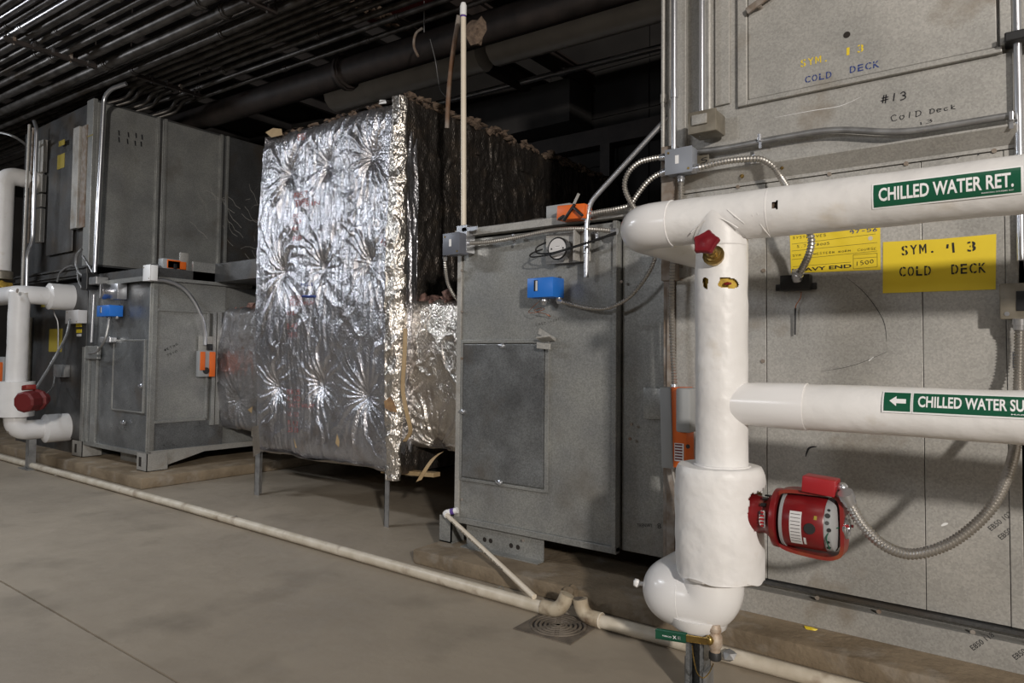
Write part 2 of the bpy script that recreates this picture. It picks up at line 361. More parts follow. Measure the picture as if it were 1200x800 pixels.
# ================= the setting =================
YF = 3.9
bm=B(); box(bm,-18,10,-9,1.655,-.25,0); box(bm,-18,10,1.667,9,-.25,0); box(bm,-18,10,1.655,1.667,-.25,-.012); struct('floor',bm,'floor')
bm=B(); box(bm,-18,10,-9,9,6.3,6.4); ce=struct('ceiling',bm,'deck')
for k in range(17):
    x=-17+k*1.55; bm=B(); box(bm,x,x+.09,-9,9,6.12,6.3); obj('deck_rib',bm,'deck',ce)
bm=B(); box(bm,-18,10,8.6,8.8,0,6.4); wb=struct('wall_back',bm,'wall')
for r in range(9):
    for k in range(8):
        bm=B(); box(bm,-9+k*1.62+.01,-9+(k+1)*1.62-.01,8.57,8.6,r*.7+.01,(r+1)*.7-.01); obj('wall_panel',bm,'wall',wb)
bm=B(); box(bm,-18.2,-18,-9,9,0,6.4); struct('wall_left',bm,'wall')
bm=B(); box(bm,10,10.2,-9,9,0,6.4); struct('wall_right',bm,'wall')
bm=B(); box(bm,-18,10,-9.2,-9,0,6.4); struct('wall_front',bm,'wall')
# beams behind
bm=B(); p=at(648,188,Y=8.3); box(bm,-9,1,8.3,8.5,4.42,4.66); solo('steel_girt',bm,'iron','rust-dark horizontal steel beam low across the far dark wall','beam',(-4,8.4,4.42))
bm=B(); box(bm,-4.75,-4.6,8.3,8.45,0,4.42); solo('steel_column',bm,'iron','thin dark steel column standing against the far wall beside the foil duct','column',(-4.7,8.4,0))
pb=at(680,96,Z=5.35); bm=B(); box(bm,pb.x-.06,pb.x+.06,2.6,8.55,5.3,5.33); box(bm,pb.x-.06,pb.x+.06,2.6,8.55,5.52,5.55); box(bm,pb.x-.012,pb.x+.012,2.6,8.55,5.33,5.52)
solo('ceiling_beam',bm,'iron','dark steel beam crossing the ceiling right of the white standpipe','beam',(pb.x,5,5.3))
pb=at(455,17,Z=5.3); bm=B(); box(bm,pb.x-.07,pb.x+.07,1.5,8.55,5.26,5.29); box(bm,pb.x-.012,pb.x+.012,1.5,8.55,5.29,5.5); box(bm,pb.x-.07,pb.x+.07,1.5,8.55,5.5,5.53)
bt=thing('dusty_ceiling_beam','dark steel beam caked with clumps of fireproofing left of the white standpipe top','beam',(pb.x,5,5.26))
obj('beam',bm,'iron',bt)
bm=B()
for k in range(70):
    y=2.2+random.random()*3.4; blob(bm,(pb.x+random.uniform(-.09,.09),y,5.25+random.uniform(-.02,.03)),.04,.05,.03,.4,1)
o=obj('fireproofing',bm,'fluff',bt); o['kind']='stuff'

# equipment pads
def pad(x0,x1,y0,y1,h,label):
    bm=B(); r=bmesh.ops.create_grid(bm,x_segments=1,y_segments=1,size=1); bmesh.ops.delete(bm,geom=bm.verts[:],context='VERTS')
    box(bm,x0,x1,y0,y1,0,h,.018)
    solo('equipment_pad',bm,'pad',label,'pad',((x0+x1)/2,y0,0),40)
pad(-3.584,5.9,3.605,8.2,.105,'long dusty concrete pad under the right-hand steel units, behind the floor drain')
pad(-17.9,-7.745,3.644,8.2,.127,'low concrete pad under the left-hand steel unit with a square front corner')

# ================= air handling units =================
def xa(px, y=300, Y=YF): return at(px, y, Y=Y).x
def za(px, py, Y=YF): return at(px, py, Y=Y).z
def screw(bm, x, y, z, r=.012):
    tube(bm, [(x,y,z),(x,y-.008,z)], r, 8)
# ---- right main unit ----
A=thing('air_handling_unit','huge pale galvanized steel air handler behind the chilled water pipes, stencilled cold deck','air handler',(-.9,5,.1))
x0,x1=-1.76,-.047
bm=B(); box(bm,x0+.01,x1,YF+.03,7.4,.3,4.8); obj('casing',bm,'galvw',A)
bm=B(); box(bm,x0+.01,x1+2.6,YF+.06,7.4,.106,.30); box(bm,x0+.05,x1+2.6,YF-.02,YF+.06,.106,.235); obj('base_rail',bm,'galvw',A)
bm=B(); box(bm,x0+.01,x1+2.6,YF-.02,YF+.05,.275,.292); obj('bottom_flange',bm,'galvd',A)
for a,b in ((x0+.055,xa(898)-.002),(xa(898)+.002,xa(1082,420)-.0015),(xa(1082,420)+.0015,x1-.05)):
    bm=B(); box(bm,a,b,YF,YF+.029,.30,2.47,.002); obj('lower_panel',bm,'galvw',A)
bm=B(); box(bm,x1-.048,x1-.0,YF-.006,YF+.029,.30,2.47,.003); obj('corner_post',bm,'galvw',A)
bm=B(); box(bm,x0,x0+.05,YF-.01,YF+.029,.30,2.47,.003); obj('corner_post',bm,'rust',A)
# channel between the sections
bm=B(); prism(bm,[(YF+.03,2.580),(YF-.07,2.572),(YF-.07,2.562),(YF-.004,2.492),(YF-.004,2.475),(YF+.03,2.475)],lambda p:Vector((x0,p[0],p[1])),lambda p:Vector((x1,p[0],p[1]))); obj('joint_channel',bm,'galvw',A)
for q in ((979,183),(1046,173),(1117,163),(917,196),(870,206)):
    v=at(*q,Y=YF-.03); bm=B(); blob(bm,(v.x,YF-.038,v.z-.003),.013,.013,.013,.05,1); obj('bolt',bm,'brass',A)
bm=B()
for q in ((895,317),(799,327),(799,312),(1165,177),(1062,192),(972,204),(865,219),(894,423),(894,555),(837,208),(1030,716),(1140,740),(958,700)):
    v=at(*q,Y=YF); screw(bm,v.x,YF,v.z,.011)
obj('small_screws',bm,'rust',A)['kind']='stuff'
xd0,xd1,xf0,xf1=xa(878,60),xa(1168,40),xa(866,60),xa(1186,40)
bm=B(); box(bm,x0+.055,xf0-.004,YF,YF+.029,2.62,4.8,.002); box(bm,xf0-.004,xf1,YF,YF+.029,2.59,2.925,.002); box(bm,x0+.055,xf0-.004,YF,YF+.029,2.59,2.62); obj('middle_panel',bm,'galvw',A)
xs1,xs2=xa(806,60),xa(820,60)
bm=B(); box(bm,x0,xs1,YF-.03,YF+.029,2.60,4.8,.004); obj('corner_post',bm,'galvw',A)
bm=B(); box(bm,xs2+.1,xf0-.05,YF-.018,YF,2.96,4.8,.003); obj('stiffener',bm,'galvw',A)
bm=B(); box(bm,xf0,xd0-.004,YF-.028,YF+.029,2.925,4.8,.004); box(bm,xd1+.012,xf1,YF-.028,YF+.029,2.955,4.8,.004); box(bm,xd0-.004,xd1+.02,YF-.028,YF+.029,2.925,2.953,.004); obj('door_frame',bm,'galvw',A)
bm=B(); box(bm,xd0,xd1,YF-.014,YF+.02,2.958,4.6,.003); dr=obj('access_door',bm,'galvw',A)
v=at(892,10,Y=YF); bm=B(); obox(bm,(v.x+.02,YF-.05,v.z+.02),(1,0,.45),(0,1,0),(-.45,0,1),.19,.02,.04,.008); tube(bm,[(v.x,YF-.05,v.z),(v.x,YF,v.z)],.014,12); obj('door_handle',bm,'rust',dr,40)
v=at(993,42,Y=YF); bm=B(); disc(bm,(v.x,YF-.0145,v.z),(0,-1,0),.017,.0008,20); obj('drilled_hole',bm,'holeshade',dr)
def stencil_line(parent,name,parts,ym,m,hh,Y=None,st=True,bold=.02):
    Y=YF if Y is None else Y
    for body,(ax,ay),(bx,by) in parts:
        t=text_bm(body,bold,1,st); lay(t,at(ax,ay,Y=Y),at(bx,by,Y=Y),hh); obj(name,t,m,parent)
YD=YF-.0142
stencil_line(dr,'stencil',[('SYM.',(938.5,79),(969,72)),('1',(992,65),(995.5,64.3)),('3',(1005,62),(1012,60.5))],0,'inky',.040,YD)
stencil_line(dr,'stencil',[('COLD',(943.5,97.5),(974.5,91)),('DECK',(996,86),(1030.5,78.7))],0,'inkblue',.036,YD)
def hand(parent,body,a,b,h,Y=None,wd=.12,m='inkb',jit=.08,lift=.0015,name='handwriting',X=None):
    t=hand_bm(body,wd,jit)
    if X is None: lay(t,at(*a,Y=Y or YF),at(*b,Y=Y or YF),h)
    else: lay(t,at(*a,X=X),at(*b,X=X),h,lift=Vector((.0015,0,0)))
    return obj(name,t,m,parent)
hand(A,'#13',(1032,122),(1062,117),.046,wd=.17)
hand(A,'ColD',(1044,143),(1080,136),.034,wd=.14)
hand(A,'Deck',(1089,134),(1120,128),.026,wd=.18)
hand(A,'13',(1079,147),(1093,143),.018,wd=.16)
t=text_bm('15',0); t2=B(); box(t2,0,0,0,0,0,0)
t2.free(); t.free()
v0,v1=at(812,194,Y=YF-.047),at(829,190,Y=YF-.047)
bm=B(); obox(bm,(v0+v1)/2+Vector((0,0,.025)),(1,0,0),(0,1,0),(0,0,1),(v1-v0).length+.02,.002,.055); obj('paper_tag',bm,'tan',A)
hand(A,'15',(814,193),(829,190),.032,YF-.05,.16)
def stamp(parent,body,a,b,h,Y,X=None,m='inkb'):
    t=text_bm(body,-.004); 
    if X is None:
        p0,p1=at(*a,Y=Y),at(*b,Y=Y); u=(p1-p0).normalized(); lay(t,p0,p1,h,(-u.z,0,u.x))
    else:
        p0,p1=at(*a,X=X),at(*b,X=X); lay(t,p0,p1,h,(0,0,1),Vector((.0015,0,0)))
    return obj('stamped_code',t,m,parent)
stamp(A,'EB50 1023K',(1162,622),(1195,597),.022,YF)
stamp(A,'EB50 1023K',(1174,632.5),(1207,607.5),.022,YF)
stamp(A,'E850 118',(1141,762),(1166,745),.022,YF-.02)
stamp(A,'E850 118',(1191,773),(1216,756),.022,YF-.02)
stamp(A,'LIST 4',(1129,172),(1146,183),.018,YF)
stamp(A,'X 510',(1111,176),(1122,186),.016,YF)
# scratches and smears
def scratch(parent,pts,wd,m,Y=None,name='scratch'):
    bm=B(); P=smooth_path([at(*q,Y=Y or YF)+Vector((0,-.0012,0)) for q in pts],5); prev=None
    for k,p in enumerate(P):
        t=(P[min(k+1,len(P)-1)]-P[max(k-1,0)]).normalized(); n=Vector((-t.z,0,t.x))*wd/2*(math.sin(math.pi*(k+.5)/len(P))*.8+.2)
        a=bm.verts.new(p+n); b=bm.verts.new(p-n)
        if prev: bm.faces.new((prev[0],a,b,prev[1]))
        prev=(a,b)
    return obj(name,bm,m,parent)
scratch(A,[(992,325),(1015,345),(1035,375),(1039,400)],.003,'inkb')
scratch(A,[(1018,423),(1020,421),(1024,418)],.006,'ink')
scratch(A,[(944,535),(948,525),(957,523)],.010,'inkb')
scratch(A,[(962,435),(1000,428),(1040,412)],.002,'inkb')
scratch(A,[(907,138),(950,130),(985,124),(1010,113)],.003,'ink')
scratch(A,[(1103,616),(1107,614),(1111,613)],.012,'ink')
scratch(A,[(1019,623),(1021,622),(1025,623)],.016,'yel')
# neighbouring section at the frame's right edge
bm=B(); box(bm,x1+.02,x1+2.6,YF+.07,7.4,.30,4.8); obj('end_section',bm,'galvw',A)
bm=B(); box(bm,x1+.10,x1+.6,YF+.03,YF+.07,.3,4.8,.004); obj('end_post',bm,'galvw',A)

# ---- mixing cabinet in the middle ----
def cabinet(ox, label, front_x, side_x, rightbig, m, tall=2.33):
    T=thing('damper_cabinet',label,'cabinet',((front_x+side_x)/2,YF+.6,.3))
    return T
K=thing('damper_cabinet','grey galvanized damper cabinet with a hinged access panel, between foil duct and white riser','cabinet',(-2.6,4.6,.105))
cx0,cx1,cx2=-3.44,-2.09,-1.79
bm=B(); box(bm,cx0+.01,cx1-.01,YF+.02,5.4,.285,2.36); obj('casing',bm,'galv',K)
bm=B(); box(bm,cx0+.045,cx1-.03,YF,YF+.02,.31,2.33,.002); fp=obj('front_panel',bm,'galv',K)
bm=B(); box(bm,cx0,cx0+.042,YF-.014,YF+.05,.28,2.36,.004); obj('corner_post',bm,'galvw',K)
bm=B(); box(bm,cx1-.03,cx1,YF-.03,YF+.03,.28,2.36,.004); obj('corner_post',bm,'galv',K)
bm=B(); box(bm,cx0,cx1,YF-.02,YF+.03,.268,.31,.003); obj('bottom_rail',bm,'galv',K)
bm=B(); box(bm,cx1+.004,cx2,YF+.045,5.4,.285,2.42,.003); obj('filler_panel',bm,'galv',K)
bm=B(); box(bm,cx2+.0,cx2+.022,YF+.01,YF+.06,.13,2.42,.002); obj('edge_strip',bm,'rust',K)
# sloping top flange rail
pa,pb=at(545,276,Y=YF-.04),at(720,253,Y=YF-.04)
bm=B(); box(bm,cx0,cx2,YF-.045,YF+.03,2.375,2.385); box(bm,cx0,cx2,YF-.048,YF-.043,2.375,2.425); box(bm,cx0,cx2,YF-.01,5.4,2.39,2.41); obj('top_flange',bm,'galvw',K)
bm=B(); box(bm,cx0+.01,cx2,YF,YF+.04,2.41,2.44); obj('top_cap',bm,'galvd',K)
bm=B()
for q in ((541,317),(541,365),(541,585),(613,633),(740,497),(738,514),(541,420),(728,330)):
    v=at(*q,Y=YF-.02); screw(bm,v.x,YF-.014,v.z,.010)
obj('screws',bm,'rust',K)['kind']='stuff'
dx0,dx1,dz0,dz1=-3.375,-2.64,.60,1.585
bm=B()
box(bm,dx0-.02,dx0,YF-.016,YF,dz0-.02,dz1+.025,.002); box(bm,dx1,dx1+.032,YF-.016,YF,dz0-.02,dz1+.025,.003); box(bm,dx0,dx1,YF-.02,YF,dz1,dz1+.025,.003); box(bm,dx0,dx1,YF-.016,YF,dz0-.022,dz0,.002)
obj('panel_frame',bm,'galv',K)
bm=B(); box(bm,dx0+.008,dx1-.006,YF-.018,YF,dz0+.008,dz1-.008,.004); hp=obj('access_panel',bm,'galvs',K)
def latch(parent,px,py,Y,s=1,X=None):
    v=at(px,py,Y=Y) if X is None else at(px,py,X=X); bm=B()
    if X is None:
        lathe(bm,(v.x,Y,v.z),(0,-1,0),[(0,.02*s),(.012*s,.018*s),(.02*s,.008*s)],14); obox(bm,(v.x,Y-.024*s,v.z-.002),(1,0,-.4),(0,1,0),(.4,0,1),.045*s,.006*s,.014*s,.003*s)
    obj('latch',bm,'bright',parent,40)
for q in ((589,405),(543,482),(586,565)): latch(hp,*q,YF-.018)
v=at(641,402,Y=YF-.03)
bm=B(); obox(bm,(v.x,YF-.05,v.z+.03),(1,0,.1),(0,1,-.4),(0,0,1),.11,.07,.012,.003); obox(bm,(v.x,YF-.07,v.z-.02),(1,0,-.08),(0,1,0),(0,0,1),.11,.01,.04,.003); obj('drip_bracket',bm,'galvw',K)
# torn metal flap above the panel
bm=B(); prism(bm,[(630,391),(632,384),(640,389),(652,396),(651,400),(640,396)],lambda p:at(p[0],p[1],Y=YF-.004),lambda p:at(p[0],p[1],Y=YF-.012)); obj('torn_foil_tape',bm,'galvw',K)
hand(K,'EAST',(628,382),(640,380),.018,wd=.1); hand(K,'LIGHT',(643,379),(656,375),.018,wd=.1)
hand(K,'UP',(631,398),(637,397),.016,wd=.1)
stamp(K,'TRENWY',(747,617.5),(765,617.5),.022,YF+.045); stamp(K,'8',(771,619),(775,619),.03,YF+.045)
# base channel with holes, corner foot
bm=B(); xb0,xb1=at(545,615,Y=YF).x,at(635,640,Y=YF).x
box(bm,xb0,xb1,YF+.02,YF+.028,.108,.285); box(bm,xb0,xb1,YF-.05,YF+.028,.106,.114); obj('base_channel',bm,'galv',K)
for q in ((568,632),(575,633.5),(599,639),(607,641)):
    v=at(*q,Y=YF+.02); bm=B(); disc(bm,(v.x,YF+.0195,v.z),(0,-1,0),.017,.001,16); obj('punched_hole',bm,'holeshade',K)
bm=B(); fx=at(524,620,Y=YF).x; box(bm,fx-.06,fx+.06,YF-.02,YF-.012,.106,.30); box(bm,fx+.05,fx+.06,YF-.02,YF+.15,.106,.30); box(bm,fx-.06,fx+.07,YF-.02,YF+.15,.106,.115); obj('corner_foot',bm,'galv',K)

# ---- left main unit ----
U=thing('air_handling_unit','dark tall two-storey air handler at the far left with seamed side panels','air handler',(-11.2,5,.13))
ux0,ux1=-12.4,-9.875
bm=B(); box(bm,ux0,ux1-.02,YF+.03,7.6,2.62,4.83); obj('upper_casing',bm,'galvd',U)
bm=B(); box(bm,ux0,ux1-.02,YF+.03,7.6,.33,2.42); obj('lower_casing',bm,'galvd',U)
bm=B(); box(bm,ux0,ux1-.02,YF,YF+.03,.33,2.40,.003); obj('lower_panel',bm,'galvd',U)  # shadow behind the pipes put into this darker steel colour
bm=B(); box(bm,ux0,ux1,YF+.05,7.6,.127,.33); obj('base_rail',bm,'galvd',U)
sy=[YF+.02]+[at(q,200,X=ux1).y for q in (188,262)]+[7.6]
for a,b in zip(sy[:-1],sy[1:]):
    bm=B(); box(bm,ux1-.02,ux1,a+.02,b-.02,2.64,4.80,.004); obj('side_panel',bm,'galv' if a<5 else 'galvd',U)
for y in sy[1:3]:
    bm=B(); box(bm,ux1-.02,ux1+.03,y-.07,y-.03,2.62,4.82,.003); box(bm,ux1-.02,ux1+.03,y+.03,y+.07,2.62,4.82,.003); obj('seam_batten',bm,'galv',U)
bm=B(); box(bm,ux1-.20,ux1,YF-.015,YF+.04,2.62,4.84,.004); obj('corner_post',bm,'galv',U)
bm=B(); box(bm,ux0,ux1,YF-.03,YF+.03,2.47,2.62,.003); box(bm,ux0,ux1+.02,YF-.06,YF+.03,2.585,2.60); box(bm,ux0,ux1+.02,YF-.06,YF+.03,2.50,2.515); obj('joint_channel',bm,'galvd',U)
def zz(px,py): return at(px,py,Y=YF).z
def xx(px,py=200): return at(px,py,Y=YF).x
bm=B(); box(bm,xx(58,220),xx(88,220),YF-.015,YF,2.85,4.25,.004); ud=obj('access_door',bm,'galvd',U)
bm=B(); box(bm,xx(90,200),xx(97,200),YF-.06,YF,zz(93,268),zz(96,150),.004); obj('door_stile',bm,'galvw',U)
bm=B(); box(bm,xx(97.5,200),xx(103,200),YF-.03,YF,zz(93,268),zz(96,150),.004); obj('door_stile',bm,'rust',U)
for a,b in ((166,203),(206,226),(228,243),(245,284)):
    bm=B(); box(bm,xx(49.5),xx(55),YF-.06,YF,zz(52,b),zz(52,a),.004); obj('door_stile',bm,'galvw',U)
for a,b,c,d in ((67,179,76,199),(69,163,76,172),(102,157,109,161)):
    p0,p1=at(a,d,Y=YF-.017),at(c,b,Y=YF-.017); bm=B(); box(bm,p0.x,p1.x,YF-.02,YF-.016,p0.z,p1.z); obj('yellow_card',bm,'yeld',ud)
for a,b,c,d in ((57,385,73,412),(48,353,60,360)):
    p0,p1=at(a,d,Y=YF-.003),at(c,b,Y=YF-.003); bm=B(); box(bm,p0.x,p1.x,YF-.004,YF,p0.z,p1.z); obj('yellow_card',bm,'yeld',U)
for i,(a,b,c,d,m) in enumerate(((89,379,95.5,383,'yel'),(89.5,385.5,95.5,390,'yel'),(90,391,95,394,'ink'))):
    p0,p1=at(a,d,Y=YF-.003),at(c,b,Y=YF-.003); bm=B(); box(bm,p0.x,p1.x,YF-.004,YF,p0.z,p1.z); obj('sticker',bm,m,U)
for k,(px,py) in enumerate(((139,155),(150,157),(159,158),(166,160),(139,163),(149,165),(158,167),(165,168))):
    hand(U,'1',(px,py+4),(px+2.5,py+4),.075,wd=.5,X=ux1)
def fscr(parent,n,x_,ya,yb,za_,zb,m='ink'):
    bm=B(); rnd=random.Random(5)
    for k in range(n):
        y=rnd.uniform(ya,yb); z=rnd.uniform(za_,zb); a=rnd.uniform(0,6.28); P=[]
        for j in range(5): P.append(Vector((x_+.0015,y,z))); a+=rnd.uniform(-.7,.7); y+=math.cos(a)*.09; z+=math.sin(a)*.09
        prev=None
        for i_,p in enumerate(P):
            v1=bm.verts.new(p+Vector((0,0,.0035))); v2=bm.verts.new(p-Vector((0,.003,.0035)))
            if prev: bm.faces.new((prev[0],v1,v2,prev[1]))
            prev=(v1,v2)
    o=obj('scratches',bm,m,parent); o['kind']='stuff'
fscr(U,22,ux1,5.5,6.4,3.0,3.9,'galvw')

# ---- left cabinet ----
Q=thing('damper_cabinet','grey steel damper cabinet on the left pad, orange actuator on its side','cabinet',(-9,4.6,.127))
qx0,qx1,qz0,qz1=-9.87,-8.165,.31,2.33
qy1=at(258,430,X=qx1).y
bm=B(); box(bm,qx0+.02,qx1-.02,YF+.02,qy1+.5,qz0+.02,qz1); obj('casing',bm,'galv',Q)
bm=B(); box(bm,qx0,qx1-.05,YF,YF+.02,qz0+.02,qz1-.02,.003); obj('front_panel',bm,'galvs',Q)
for a,b in ((97.5,100.5),(103,105.5),(109,115)):
    bm=B(); box(bm,xx(a,460),xx(b,460),YF-.03,YF,qz0+.02,1.55,.003); obj('front_stile',bm,'galv',Q)
bm=B(); box(bm,xx(175,430),qx1+.01,YF-.02,YF+.05,qz0-.03,qz1,.004); obj('corner_post',bm,'galv',Q)
bm=B(); box(bm,qx0,qx1,YF-.03,YF+.02,qz0-.02,qz0+.03,.003); obj('bottom_rail',bm,'galv',Q)
bm=B(); box(bm,qx0,qx1,YF-.10,YF+.03,qz1+.02,qz1+.035); box(bm,qx0,qx1,YF-.105,YF-.095,qz1-.02,qz1+.035); obj('top_flange',bm,'galv',Q)
bm=B(); box(bm,qx0-.02,qx1+.02,YF-.02,qy1+.6,qz1+.035,qz1+.15); obj('top_curb',bm,'galvd',Q)
# access panel of the front
p0,p1=at(133,496,Y=YF),at(171,400,Y=YF)
bm=B(); box(bm,p0.x,p1.x,YF-.02,YF,.80,1.62,.004); qp=obj('access_panel',bm,'galvs',Q)
bm=B(); box(bm,p0.x-.03,p0.x,YF-.026,YF,.78,1.64,.003); box(bm,p1.x,p1.x+.025,YF-.026,YF,.78,1.64,.003); box(bm,p0.x,p1.x,YF-.026,YF,1.62,1.64,.003); box(bm,p0.x,p1.x,YF-.026,YF,.78,.80,.003); obj('panel_frame',bm,'galv',Q)
for q in ((167,452),(146,495)): latch(qp,*q,YF-.02,1.5)
v=at(128,398,Y=YF-.05); bm=B(); obox(bm,(v.x,YF-.06,v.z),(1,0,0),(0,1,0),(0,0,1),.28,.09,.07,.01); obj('panel_bracket',bm,'bright',Q)
v=at(110,413,Y=YF-.05); bm=B(); obox(bm,(v.x-.05,YF-.04,v.z),(1,0,0),(0,1,0),(0,0,1),.36,.05,.17,.01); obj('bracket_plate',bm,'galv',Q)
# right side of the cabinet
def sb(y0,y1,z0,z1,d,name,m='galv',bev=.003,par=Q):
    bm=B(); box(bm,qx1-.01,qx1+d,y0,y1,z0,z1,bev); return obj(name,bm,m,par)
def sy_(px,py=430): return at(px,py,X=qx1).y
def sz_(px,py): return at(px,py,X=qx1).z
sb(YF,YF+.06,qz0,qz1,.03,'side_post','galv')
sb(YF+.06,sy_(241),.70,1.98,.008,'side_panel','galv')
sb(YF+.06,sy_(241),.665,.70,.035,'side_rail','galv')
sb(YF+.06,sy_(247),1.975,2.0,.03,'side_rail','galv')
sb(YF+.06,sy_(262),2.0,2.33,.012,'side_panel','galv')
sb(sy_(239.5),sy_(242.5),.68,2.0,.035,'side_post','galv')
sb(sy_(246),sy_(250),.60,2.0,.05,'side_post','galv')
sb(sy_(252),sy_(257),.60,2.0,.03,'side_post','galv')
sb(YF+.06,sy_(262),.33,.665,.012,'side_panel','galvs')
sb(YF+.03,sy_(290),2.33,2.37,.06,'side_flange','galv')
sb(sy_(222),sy_(330),2.37,2.60,.02,'damper_box','galv')
bm=B(); box(bm,qx1+.0,qx1+1.4,sy_(248)+.0,sy_(248)+1.9,2.37,2.60,.003); obj('damper_top',bm,'galvd',Q)
# sloping brace + foot brackets
g=[(YF+.02,.13),(YF+.02,.35),(sy_(300),.35),(sy_(300),.29),(sy_(240),.29)]
bm=B(); prism(bm,g,lambda p:Vector((qx1+.04,p[0],p[1])),lambda p:Vector((qx1+.048,p[0],p[1]))); box(bm,qx1,qx1+.05,YF,sy_(300),.345,.352); obj('side_brace',bm,'galvw',Q)
for fx,w in ((at(92,530,Y=YF-.02).x,.30),(at(168,545,Y=YF-.02).x,.24)):
    bm=B(); box(bm,fx-w/2,fx+w/2,YF-.04,YF-.032,.128,.33); box(bm,fx+w/2-.01,fx+w/2,YF-.04,YF+.2,.128,.33); box(bm,fx-w/2,fx+w/2,YF-.04,YF+.2,.128,.136); ft=obj('foot_bracket',bm,'galvw',Q)
    bm=B(); obox(bm,(fx-.04,YF-.0405,.23),(1,0,0),(0,1,0),(0,0,1),.06,.002,.11,.0); obj('slot',bm,'holeshade',ft)
bm=B(); xq=at(150,535,Y=4.1).x; box(bm,xq-.2,xq+.2,4.1,4.14,.128,.33); obj('base_channel',bm,'galv',Q)
hand(Q,'#ETO5',(193,412),(209,404),.03,wd=.2,X=qx1+.01); hand(Q,'75IO',(196,418),(208,412),.03,wd=.2,X=qx1+.01)

# ================= foil wrapped duct =================
rng=np.random.default_rng(3)
def vnoise(a,b,seed=0,oct=4):
    r=np.random.default_rng(seed); out=np.zeros_like(a); amp=1
    for o_ in range(oct):
        g=r.uniform(-1,1,(64,64)); A_=a*2**o_; B_=b*2**o_; i=np.floor(A_).astype(int); j=np.floor(B_).astype(int); fa=A_-i; fb=B_-j; fa=fa*fa*(3-2*fa); fb=fb*fb*(3-2*fb)
        g00=g[i%64,j%64]; g10=g[(i+1)%64,j%64]; g01=g[i%64,(j+1)%64]; g11=g[(i+1)%64,(j+1)%64]
        out+=amp*((g00*(1-fa)+g10*fa)*(1-fb)+(g01*(1-fa)+g11*fa)*fb); amp*=.5
    return out
def foil_h(S,T,pins,seed,amp=1,vert=1,crum=.4):
    h=.010*vnoise(S*1.3,T*1.0,seed)+.0028*vnoise(S*14,T*7,seed+1,3)*amp
    w=vnoise(S*2,T*2,seed+2,3)
    h+=vert*(.0055*np.sin(S*52+3.6*vnoise(S*1.7,T*1.0,seed+3,3))+.0035*np.sin(S*117+5*vnoise(S*2.5,T*1.3,seed+8,3)))*np.clip(vnoise(S*1.2,T*.8,seed+4,2)+.55,0,1)
    rg=1-np.abs(vnoise(S*5,T*3.4,seed+7,4)); h+=crum*.010*rg**3
    for (ps,pt) in pins:
        dx=S-ps; dz=(T-pt); d=np.hypot(dx,dz*.8); a=np.arctan2(dz,dx)
        h-=.055*np.exp(-(d/.10)**2)*amp+.04*np.exp(-d/.30)*amp
        k_=.55+.45*math.sin(ps*37+pt*11); env=np.exp(-d/(.10+.34*np.abs(np.sin(a))**2))*(1-np.exp(-(d/.05)**2))*(.6+.5*k_)
        fr=np.abs(np.sin(7.5*a+2.6*w+ps*5+1.2*np.sin(2*a+pt)))
        h+=amp*env*(.036*(1-fr)**1.5+.008*np.sin(23*a+5*w))
    return h
def grid_mesh(name,P,m,parent,smooth=True):
    nj,ni=P.shape[:2]; off=parent.location
    me=bpy.data.meshes.new(name); V=(P-np.array(off)[None,None,:]).reshape(-1,3)
    idx=np.arange(nj*ni).reshape(nj,ni); Fq=np.stack([idx[:-1,:-1],idx[:-1,1:],idx[1:,1:],idx[1:,:-1]],-1).reshape(-1,4)
    me.vertices.add(len(V)); me.vertices.foreach_set('co',V.astype(np.float32).ravel()); me.loops.add(Fq.size); me.loops.foreach_set('vertex_index',Fq.ravel().astype(np.int32))
    me.polygons.add(len(Fq)); me.polygons.foreach_set('loop_start',np.arange(0,Fq.size,4,dtype=np.int32)); me.polygons.foreach_set('loop_total',np.full(len(Fq),4,dtype=np.int32))
    me.polygons.foreach_set('use_smooth',np.ones(len(Fq),bool)); me.update(); me.validate(); me.materials.append(M[m])
    o=bpy.data.objects.new(name,me); COL.objects.link(o); o.parent=parent; return o
FX0,FX1,FY=-6.47,-4.395,4.2
fz0,fz1=.46,3.78
D=thing('foil_wrapped_duct','tall duct plenum wrapped in pin-quilted silver foil insulation, standing on thin steel legs','duct',(-5.4,5,.0))
def pinsY(l): return [(at(*q,Y=FY).x,at(*q,Y=FY).z) for q in l]
pinsF=pinsY([(335,203),(379,192),(431,182),(331,318),(376,313),(430,306),(321,453),(372,450),(425,465)])
RC=.07
def front_pos(S,T,h):
    "S runs along the front then round the right corner"
    e=FX1-RC
    X=np.where(S<e,S,0.); Y=np.where(S<e,FY-h,0.)
    ang=np.clip((S-e)/RC,0,math.pi/2); cs=(S>=e)&(S<e+RC*math.pi/2)
    X=np.where(cs,e+(RC+h)*np.sin(ang),X); Y=np.where(cs,FY+RC-(RC+h)*np.cos(ang),Y)
    sd=S>=e+RC*math.pi/2; X=np.where(sd,FX1+h,X); Y=np.where(sd,FY+RC+(S-e-RC*math.pi/2),Y)
    return np.stack([X,Y,T],-1)
S,T=np.meshgrid(np.linspace(FX0,FX1+.16,270),np.linspace(fz0,fz1,400))
ed=np.minimum(T-fz0,fz1-T); hh=foil_h(S,T,pinsF,11,1,1,.35)+.05*np.clip(np.sin((T-fz0)/(fz1-fz0)*3.14),0,1)
hh-=.10*np.exp(-ed/.05)
P=front_pos(S,T,hh); P[...,2]+=.02*vnoise(S*3,T*0,9)*np.exp(-ed/.1)
P[...,2]-=np.where(S>FX1-.5,.02,0)*0
grid_mesh('front_foil',P,'foil',D)
